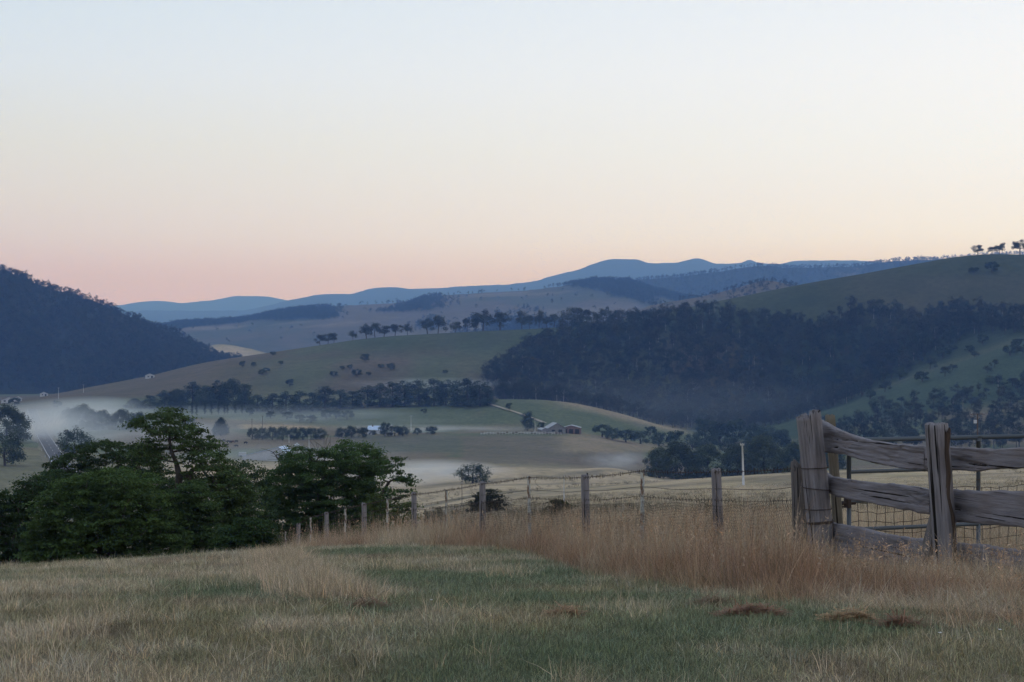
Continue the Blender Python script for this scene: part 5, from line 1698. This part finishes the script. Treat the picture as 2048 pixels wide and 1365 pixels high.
# loose wire ends
for px, dz_ in ((1080, 0.0), (905, -0.02), (950, 0.0), (840, 0.0)):
    x, y = fence_pt(px); z0 = P(px, 955 if px > 1000 else (972 if px > 930 else 982), y).z
    pts = [(x - FL.x - 0.045, y - FL.y, z0 - FL.z), (x - FL.x - 0.10, y - FL.y, z0 - FL.z - 0.08), (x - FL.x - 0.05, y - FL.y, z0 - FL.z - 0.16), (x - FL.x + 0.02, y - FL.y, z0 - FL.z - 0.2)]
    part('loose_wire', [tube(pts, 0.0035, 4)], 'wire', fence)


def netting(px0, px1, h0, h1, cell):
    """hexagonal netting hung along the fence line; every wire a thin prism"""
    x0, y0_ = fence_pt(px0); x1, y1_ = fence_pt(px1)
    L = math.hypot(x1 - x0, y1_ - y0_)
    d = np.array([(x1 - x0) / L, (y1_ - y0_) / L])
    hx = cell; hy = cell * 0.86
    ni, nj = int(L / hx), int((h1 - h0) / hy)
    I, J = np.meshgrid(np.arange(ni), np.arange(nj), indexing='ij')
    def node(i, j, k):      # k = 0 lower, 1 upper of the short upright twist
        s_ = (i + 0.5 * (np.asarray(j) % 2)) * hx
        h = h0 + j * hy + (k - 0.5) * hy * 0.42
        return np.stack([s_, h], -1)
    A = [node(I, J, 0), node(I, J, 1)]
    up = node(I - 1 + (J % 2), J + 1, 0), node(I + (J % 2), J + 1, 0)
    seg = [(A[0], A[1])] + [(A[1], u) for u in up]
    S = np.concatenate([a.reshape(-1, 2) for a, b in seg]); E = np.concatenate([b.reshape(-1, 2) for a, b in seg])
    def world(q):
        s_, h = q[:, 0], q[:, 1]
        wob = 0.07 * (fbm(s_ * 1.3, h * 2.6, 5, 4) - 0.5) * 2
        wob2 = 0.085 * (fbm(s_ * 2.8, h * 3.6, 15, 4) - 0.5) * 2
        s2 = s_ + wob2
        x = x0 + d[0] * s2; y = y0_ + d[1] * s2
        g = np.interp(s_, np.linspace(0, L, 60), ground_z(x0 + d[0] * np.linspace(0, L, 60), y0_ + d[1] * np.linspace(0, L, 60)))
        sag = 0.10 * (fbm(s_ * 0.5, s_ * 0, 25, 3) - 0.5) * 2 * (h - h0) / (h1 - h0)
        return np.c_[x - 0.05 + wob * 0.6, y + wob, g + h + sag + 0.9 * wob]
    a, b = world(S), world(E)
    r = 0.0022
    t_ = b - a; t_ /= np.linalg.norm(t_, axis=1)[:, None] + 1e-9
    n1 = np.cross(t_, np.array([d[1], -d[0], 0.0])); n1 /= np.linalg.norm(n1, axis=1)[:, None] + 1e-9
    n2 = np.cross(t_, n1)
    ring = [n1 * r, (-0.5 * n1 + 0.87 * n2) * r, (-0.5 * n1 - 0.87 * n2) * r]
    v = np.stack([a + ring[0], a + ring[1], a + ring[2], b + ring[0], b + ring[1], b + ring[2]], 1).reshape(-1, 3)
    o_ = np.arange(len(a))[:, None] * 6
    q = np.concatenate([o_ + np.array([0, 1, 4, 3]), o_ + np.array([1, 2, 5, 4]), o_ + np.array([2, 0, 3, 5])])
    return v - np.array(FL), q


v, q = netting(1595, 850, 0.02, 0.88, 0.05)
o = obj('wire_netting', mesh_np('wire_netting', v, q, M['net']), fence)
o['kind'] = 'stuff'
tag(fence, 'old barbed wire and netting fence of wooden posts and rusty pickets running downhill', 'fence')


# ------------------------------------------------------------------ grass
def blades(seed, n, h0, h1, w, spread, lean, segs=3, heads=0, cols=None):
    rng = np.random.default_rng(seed)
    V, Q, T, TT = [], [], [], []
    off = 0
    for b in range(n):
        a = rng.uniform(0, 6.28); r0 = spread * math.sqrt(rng.random())
        base = np.array([r0 * math.cos(a), r0 * math.sin(a), -0.02])
        h = rng.uniform(h0, h1); la = a + rng.normal() * 0.9; ln = lean * abs(rng.normal()) * h
        d = np.array([math.cos(la), math.sin(la), 0.0]); fa = rng.uniform(0, 6.28); side_ = np.array([math.cos(fa), math.sin(fa), 0])
        col = (np.array(cols[rng.integers(len(cols))]) if cols else np.ones(3)) * rng.uniform(0.7, 1.3)
        for s_ in range(segs + 1):
            t_ = s_ / segs
            c = base + np.array([0, 0, h * t_ * (1 - 0.15 * (ln / h) * t_)]) + d * ln * t_ ** 1.8
            ww = w * (1 - 0.85 * t_) * rng.uniform(0.8, 1.2)
            V += [c - side_ * ww / 2, c + side_ * ww / 2]; TT += [col, col]
            if s_: k = off + 2 * s_; Q.append((k - 2, k - 1, k + 1, k))
        off += 2 * (segs + 1)
        if heads and rng.random() < 0.75:
            tip = c
            for k in range(heads):
                e = tip - np.array([0, 0, h * 0.22 * rng.random()]) - d * ln * 0.2 * rng.random()
                dd_ = rng.normal(size=3) * np.array([0.014, 0.014, 0.01]) + np.array([0, 0, 0.016]) + d * 0.01
                sd = rng.normal(size=3) * 0.0035
                V += [e - sd, e + sd, e + dd_]; TT += [col * 0.95] * 3
                T.append((off, off + 1, off + 2)); off += 3
    fs = [np.array(Q)] + ([np.array(T)] if T else [])
    return mesh_np('grass_clump', np.array(V), fs, M['grass'], np.array(TT))


STRAW = [(1.0, 1.0, 1.0), (1.35, 1.28, 1.2), (0.6, 0.6, 0.58), (0.85, 0.9, 0.75), (1.1, 1.0, 0.88), (0.45, 0.45, 0.42)]
short_p = [blades(300 + i, 26, 0.018, 0.070, 0.0052, 0.11, 0.95, 2, 0, STRAW) for i in range(5)]
mid_p = [blades(310 + i, 18, 0.06, 0.18, 0.0042, 0.08, 0.6, 3, 0, STRAW) for i in range(5)]
tall_p = [blades(320 + i, 16, 0.16, 0.62, 0.0043, 0.11, 0.34, 4, 0, STRAW) for i in range(6)]

front = ([560, 700, 830, 940, 1020, 1080, 1120, 1160, 1250, 1400, 1500, 1650, 1800, 2048, 2400], [37, 34, 31, 29, 27, 24.5, 21, 18.0, 15.6, 13.7, 12.7, 11.4, 10.4, 9.3, 8.2])


def tall_mask(u, y):
    """1 where the long grass along the fence stands"""
    f = np.interp(u, front[0], front[1]) + 1.4 * (fbm(u / 50, y / 2.0, 131, 3) - 0.5)
    return smooth(-0.5, 0.9, y - f) * smooth(520, 620, u)


def pale_mask(u, y):
    """strip of bleached longer grass left of centre, and tufts at the bottom edge"""
    x = (u - CX) / F * y
    n = fbm(x / 0.9, y / 1.6, 141, 4)
    c1 = 600 - (y - 15) * 6
    a = 1.3 * np.exp(-((u - c1) / 80) ** 2) * smooth(11.5, 14, y) * (1 - smooth(24, 28, y))
    b_ = smooth(0.60, 0.74, n) * 0.7
    return np.clip(np.maximum(a * 1.3 * smooth(0.30, 0.48, n), b_), 0, 1)


def spread_pts(n, y0_, y1_, power, u0=-260, u1=2310):
    """even cover in picture area, thinning with distance"""
    r = RNG.random(n)
    y = (y0_ ** power + r * (y1_ ** power - y0_ ** power)) ** (1 / power)
    u = RNG.uniform(u0, u1, n)
    return u, y


def g_attrs(u, y, smin, smax, grow=0.35):
    n = len(u)
    s_ = RNG.uniform(smin, smax, n)
    k = (np.maximum(y, 8) / 10.0) ** grow
    rot = np.c_[RNG.normal(0, 0.10, n), RNG.normal(0, 0.10, n), RNG.uniform(0, 6.28, n)]
    scl = np.c_[s_ * k, s_ * k, s_ * k ** 0.5]
    x = (u - CX) / F * y
    return np.c_[x, y, ground_z(x, y)], rot, scl, x


def vary(col, n, amt=0.18):
    b_ = RNG.uniform(1 - amt, 1 + amt, n)[:, None]; w = RNG.normal(0, 0.06, n)[:, None]
    return np.clip(col * b_ * np.c_[1 + w, np.ones((n, 1)), 1 - w], 0.005, 1)


C_STRAW = np.array([0.60, 0.51, 0.40]); C_GREEN = np.array([0.185, 0.238, 0.155]); C_OLIVE = np.array([0.345, 0.315, 0.21])
C_RED = np.array([0.315, 0.205, 0.150]); C_TAN = np.array([0.50, 0.41, 0.32]); C_PALE = np.array([0.66, 0.56, 0.44])

u, y = spread_pts(70000, 5.0, 40.0, 0.75)
k = (tall_mask(u, y) < 0.75); u, y = u[k], y[k]
pts, rot, scl, x = g_attrs(u, y, 0.75, 1.35)
g = green_amount(x, y)
dry = fbm(x / 0.7, y / 1.1, 151, 3)
g = np.clip(g + RNG.normal(0, 0.16, len(u)), 0, 1)
col = lerp(lerp(C_OLIVE, C_STRAW, smooth(0.40, 0.6, dry)), C_GREEN, np.clip(g * 1.0, 0, 0.9))
brn = smooth(0.60, 0.72, fbm(x / 0.8, y / 1.2, 157, 3)) * (1 - g)
col = lerp(col, np.array([0.20, 0.15, 0.115]), brn * 0.7)
scatter('grass', short_p, pts, rot, scl, vary(col, len(u), 0.4), 'short mixed green and straw sward of the foreground paddock', 'grass')

u, y = spread_pts(26000, 5.0, 34.0, 0.8)
pm = pale_mask(u, y); g = green_amount((u - CX) / F * y, y)
k = (tall_mask(u, y) < 0.5) & (RNG.random(len(u)) < np.clip(pm * 0.60 + 0.10 * (1 - g), 0, 1)); u, y, pm = u[k], y[k], pm[k]
pts, rot, scl, x = g_attrs(u, y, 0.6, 1.15, 0.2)
col = lerp(C_STRAW * 0.95, C_PALE, pm)
scatter('grass', mid_p, pts, rot, scl, vary(col, len(u)), 'bleached longer tufts standing in the short sward', 'grass')

u, y = spread_pts(42000, 8.0, 62.0, 0.7, 500, 2310)
tm = tall_mask(u, y)
k = RNG.random(len(u)) < tm * np.clip(1.15 - smooth(38, 62, y), 0, 1); u, y = u[k], y[k]
pts, rot, scl, x = g_attrs(u, y, 0.55, 1.1, 0.15)
fy = np.interp(u, front[0], front[1])
inner = np.clip((y - fy) / 7.0, 0, 1)
hv = (0.25 + 1.4 * fbm(x / 0.9, y / 1.3, 191, 3)) * np.where(RNG.random(len(u)) < 0.15, 1.45, 0.82)
scl[:, 2] *= (0.5 + 0.5 * smooth(0, 2.5, y - fy)) * hv
scl[:, 2] *= 0.88 * np.ones(len(u))
scl[:, 2] *= 1 - 0.52 * smooth(1590, 1690, u) * (1 - smooth(17, 22, y))
red = smooth(0.42, 0.56, fbm(x / 0.9, y / 1.4, 161, 3) + 0.16 * (1 - inner) - 0.04)
col = lerp(C_TAN, C_RED, 0.95 * red * (1 - 0.7 * smooth(0.5, 1.0, inner)))
col = lerp(col, C_PALE * 0.95, smooth(30, 50, y) * 0.5)
grn = (1 - smooth(0.0, 0.16, inner)) * 0.35
col = lerp(col, C_OLIVE, grn)
scatter('grass', tall_p, pts, rot, scl, vary(col, len(u), 0.42), 'tall red-brown seeding grass along the fences', 'grass')

# bleached strip running down from the brow
n_ = 3000
y = RNG.uniform(12.6, 26.5, n_)
u = np.interp(y, [12, 13.5, 16, 20, 27.5], [700, 640, 600, 572, 545]) + RNG.normal(0, 1, n_) * np.interp(y, [12, 16, 27], [52, 30, 22])
k = RNG.random(n_) < smooth(0.30, 0.50, fbm((u - CX) / F * y / 0.5, y / 0.9, 197, 3)); u, y = u[k], y[k]
pts, rot, scl, x = g_attrs(u, y, 0.8, 1.35, 0.2)
scl[:, 2] *= 1.15
scatter('grass', mid_p, pts, rot, scl, vary(np.broadcast_to(C_PALE * np.array([0.88, 0.84, 0.82]), (len(u), 3)), len(u), 0.3), 'bleached strip of long pale grass left of centre', 'grass')
# tall seed stems standing above the fence grass
stem_p = [blades(340 + i, 5, 0.45, 0.80, 0.0034, 0.10, 0.30, 5, 9, [(1, 1, 1), (1.2, 1.1, 1.0), (0.8, 0.72, 0.65)]) for i in range(5)]
u, y = spread_pts(5200, 9.0, 45.0, 0.8, 560, 2310)
k = RNG.random(len(u)) < tall_mask(u, y) * smooth(0.42, 0.62, fbm((u - CX) / F * y / 1.2, y / 1.6, 199, 3)); u, y = u[k], y[k]
pts, rot, scl, x = g_attrs(u, y, 0.6, 1.0, 0.1)
scl[:, 2] *= 1 - 0.35 * smooth(1590, 1690, u)
scatter('seed_stems', stem_p, pts, rot, scl, vary(np.broadcast_to(np.array([0.44, 0.33, 0.24]), (len(u), 3)), len(u), 0.35), 'wispy seeding stems above the fence grass', 'grass')

# dry grass of the slope beyond the fence, thinning with distance
u, y = spread_pts(42000, 40.0, 240.0, 0.35, 380, 2310)
k = RNG.random(len(u)) < smooth(36, 60, y); u, y = u[k], y[k]
pts, rot, scl, x = g_attrs(u, y, 0.55, 1.0, 0.45)
scl[:, 2] *= 0.8 + 0.8 * (1 - smooth(45, 80, y))
col = lerp(C_PALE * 0.8, C_STRAW * 0.72, smooth(0.42, 0.6, fbm(x / 6, y / 12, 171, 3)))
scatter('grass', mid_p, pts, rot, scl, vary(col, len(u)), 'dry golden grass on the slope beyond the wire fence', 'grass')
# dark tussocks dotted over the slope
u, y = spread_pts(3400, 75.0, 560.0, 0.25, 700, 2310)
k = fbm((u - CX) / F * y / 22, y / 40, 181, 3) > 0.50; u, y = u[k], y[k]
pts, rot, scl, x = g_attrs(u, y, 1.4, 2.6, 0.3)
scl[:, 0] *= 1.3; scl[:, 1] *= 1.3; scl[:, 2] *= 1.2
scatter('tussocks', mid_p, pts, rot, scl, vary(np.broadcast_to(np.array([0.10, 0.085, 0.055]), (len(u), 3)), len(u)), 'dark tussocks dotted over the dry slope', 'tussock')

# ------------------------------------------------------------------ small things in the sward
def straw_heap(px, py, wpx, col, label, seed, n=420):
    b = hit(px, py); rng = np.random.default_rng(seed)
    W = wpx / F * b.y / 2
    V, Q, T = [], [], []
    for i in range(n):
        a = rng.uniform(0, 6.28); r0 = math.sqrt(rng.random())
        c = np.array([W * r0 * math.cos(a), 0.55 * W * r0 * math.sin(a), 0.015 + 0.085 * (1 - r0 ** 2) * rng.random()])
        d = rng.normal(size=3) * np.array([1, 0.7, 0.07]); d *= rng.uniform(0.05, 0.13) / np.linalg.norm(d)
        s_ = np.cross(d, [0, 0, 1.0]); s_ *= 0.0035 / (np.linalg.norm(s_) + 1e-9)
        V += [c - d - s_, c - d + s_, c + d + s_ * 0.5 + [0, 0, -0.02], c + d - s_ * 0.5 + [0, 0, -0.02]]
        Q.append((4 * i, 4 * i + 1, 4 * i + 2, 4 * i + 3)); T += [np.array(col) * rng.uniform(0.6, 1.4)] * 4
    o = obj('straw_heap', mesh_np('straw_heap', np.array(V), np.array(Q), M['straw'], np.array(T)), loc=b)
    return tag(o, label, 'straw heap', 'raked heaps of dead grass')


straw_heap(1505, 1236, 130, (0.62, 0.47, 0.42), 'largest red-brown heap of dead grass in front of the yard', 1, 700)
straw_heap(1425, 1214, 70, (0.6, 0.55, 0.5), 'small dark heap of dead grass left of the largest one', 2, 300)
straw_heap(1700, 1245, 110, (0.75, 0.7, 0.55), 'straw heap below the timber yard fence', 3, 420)
straw_heap(1800, 1258, 80, (0.6, 0.43, 0.38), 'reddish flat heap of dead grass at the right', 4, 320)
straw_heap(735, 1219, 90, (0.62, 0.53, 0.48), 'brown heap of dead grass beside the bleached tufts', 5, 320)
straw_heap(1130, 1235, 60, (0.75, 0.64, 0.52), 'small tan heap of dead grass in the middle of the sward', 6, 200)
for px, py, l in ((863, 1214, 'single white flower in the middle of the sward'), (2000, 1277, 'white flower at the right edge of the sward'), (1880, 1284, 'pale flower in the grass below the yard fence')):
    b = hit(px, py)
    t = empty('flower', b, 0.0, (0.6, 0.6, 0.6))
    part('stem', [tube([(0, 0, -0.02), (0.005, 0, 0.08)], 0.002, 4)], 'verge', t)
    pet = []
    for a in range(6):
        a = a * math.pi / 3
        pet.append((np.array([(0, 0, 0.08), (0.014 * math.cos(a - .5), 0.014 * math.sin(a - .5), 0.088), (0.024 * math.cos(a), 0.024 * math.sin(a), 0.09), (0.014 * math.cos(a + .5), 0.014 * math.sin(a + .5), 0.088)]), [np.array([(0, 1, 2, 3)])]))
    part('petals', pet, 'petal', t)
    tag(t, l, 'flower')
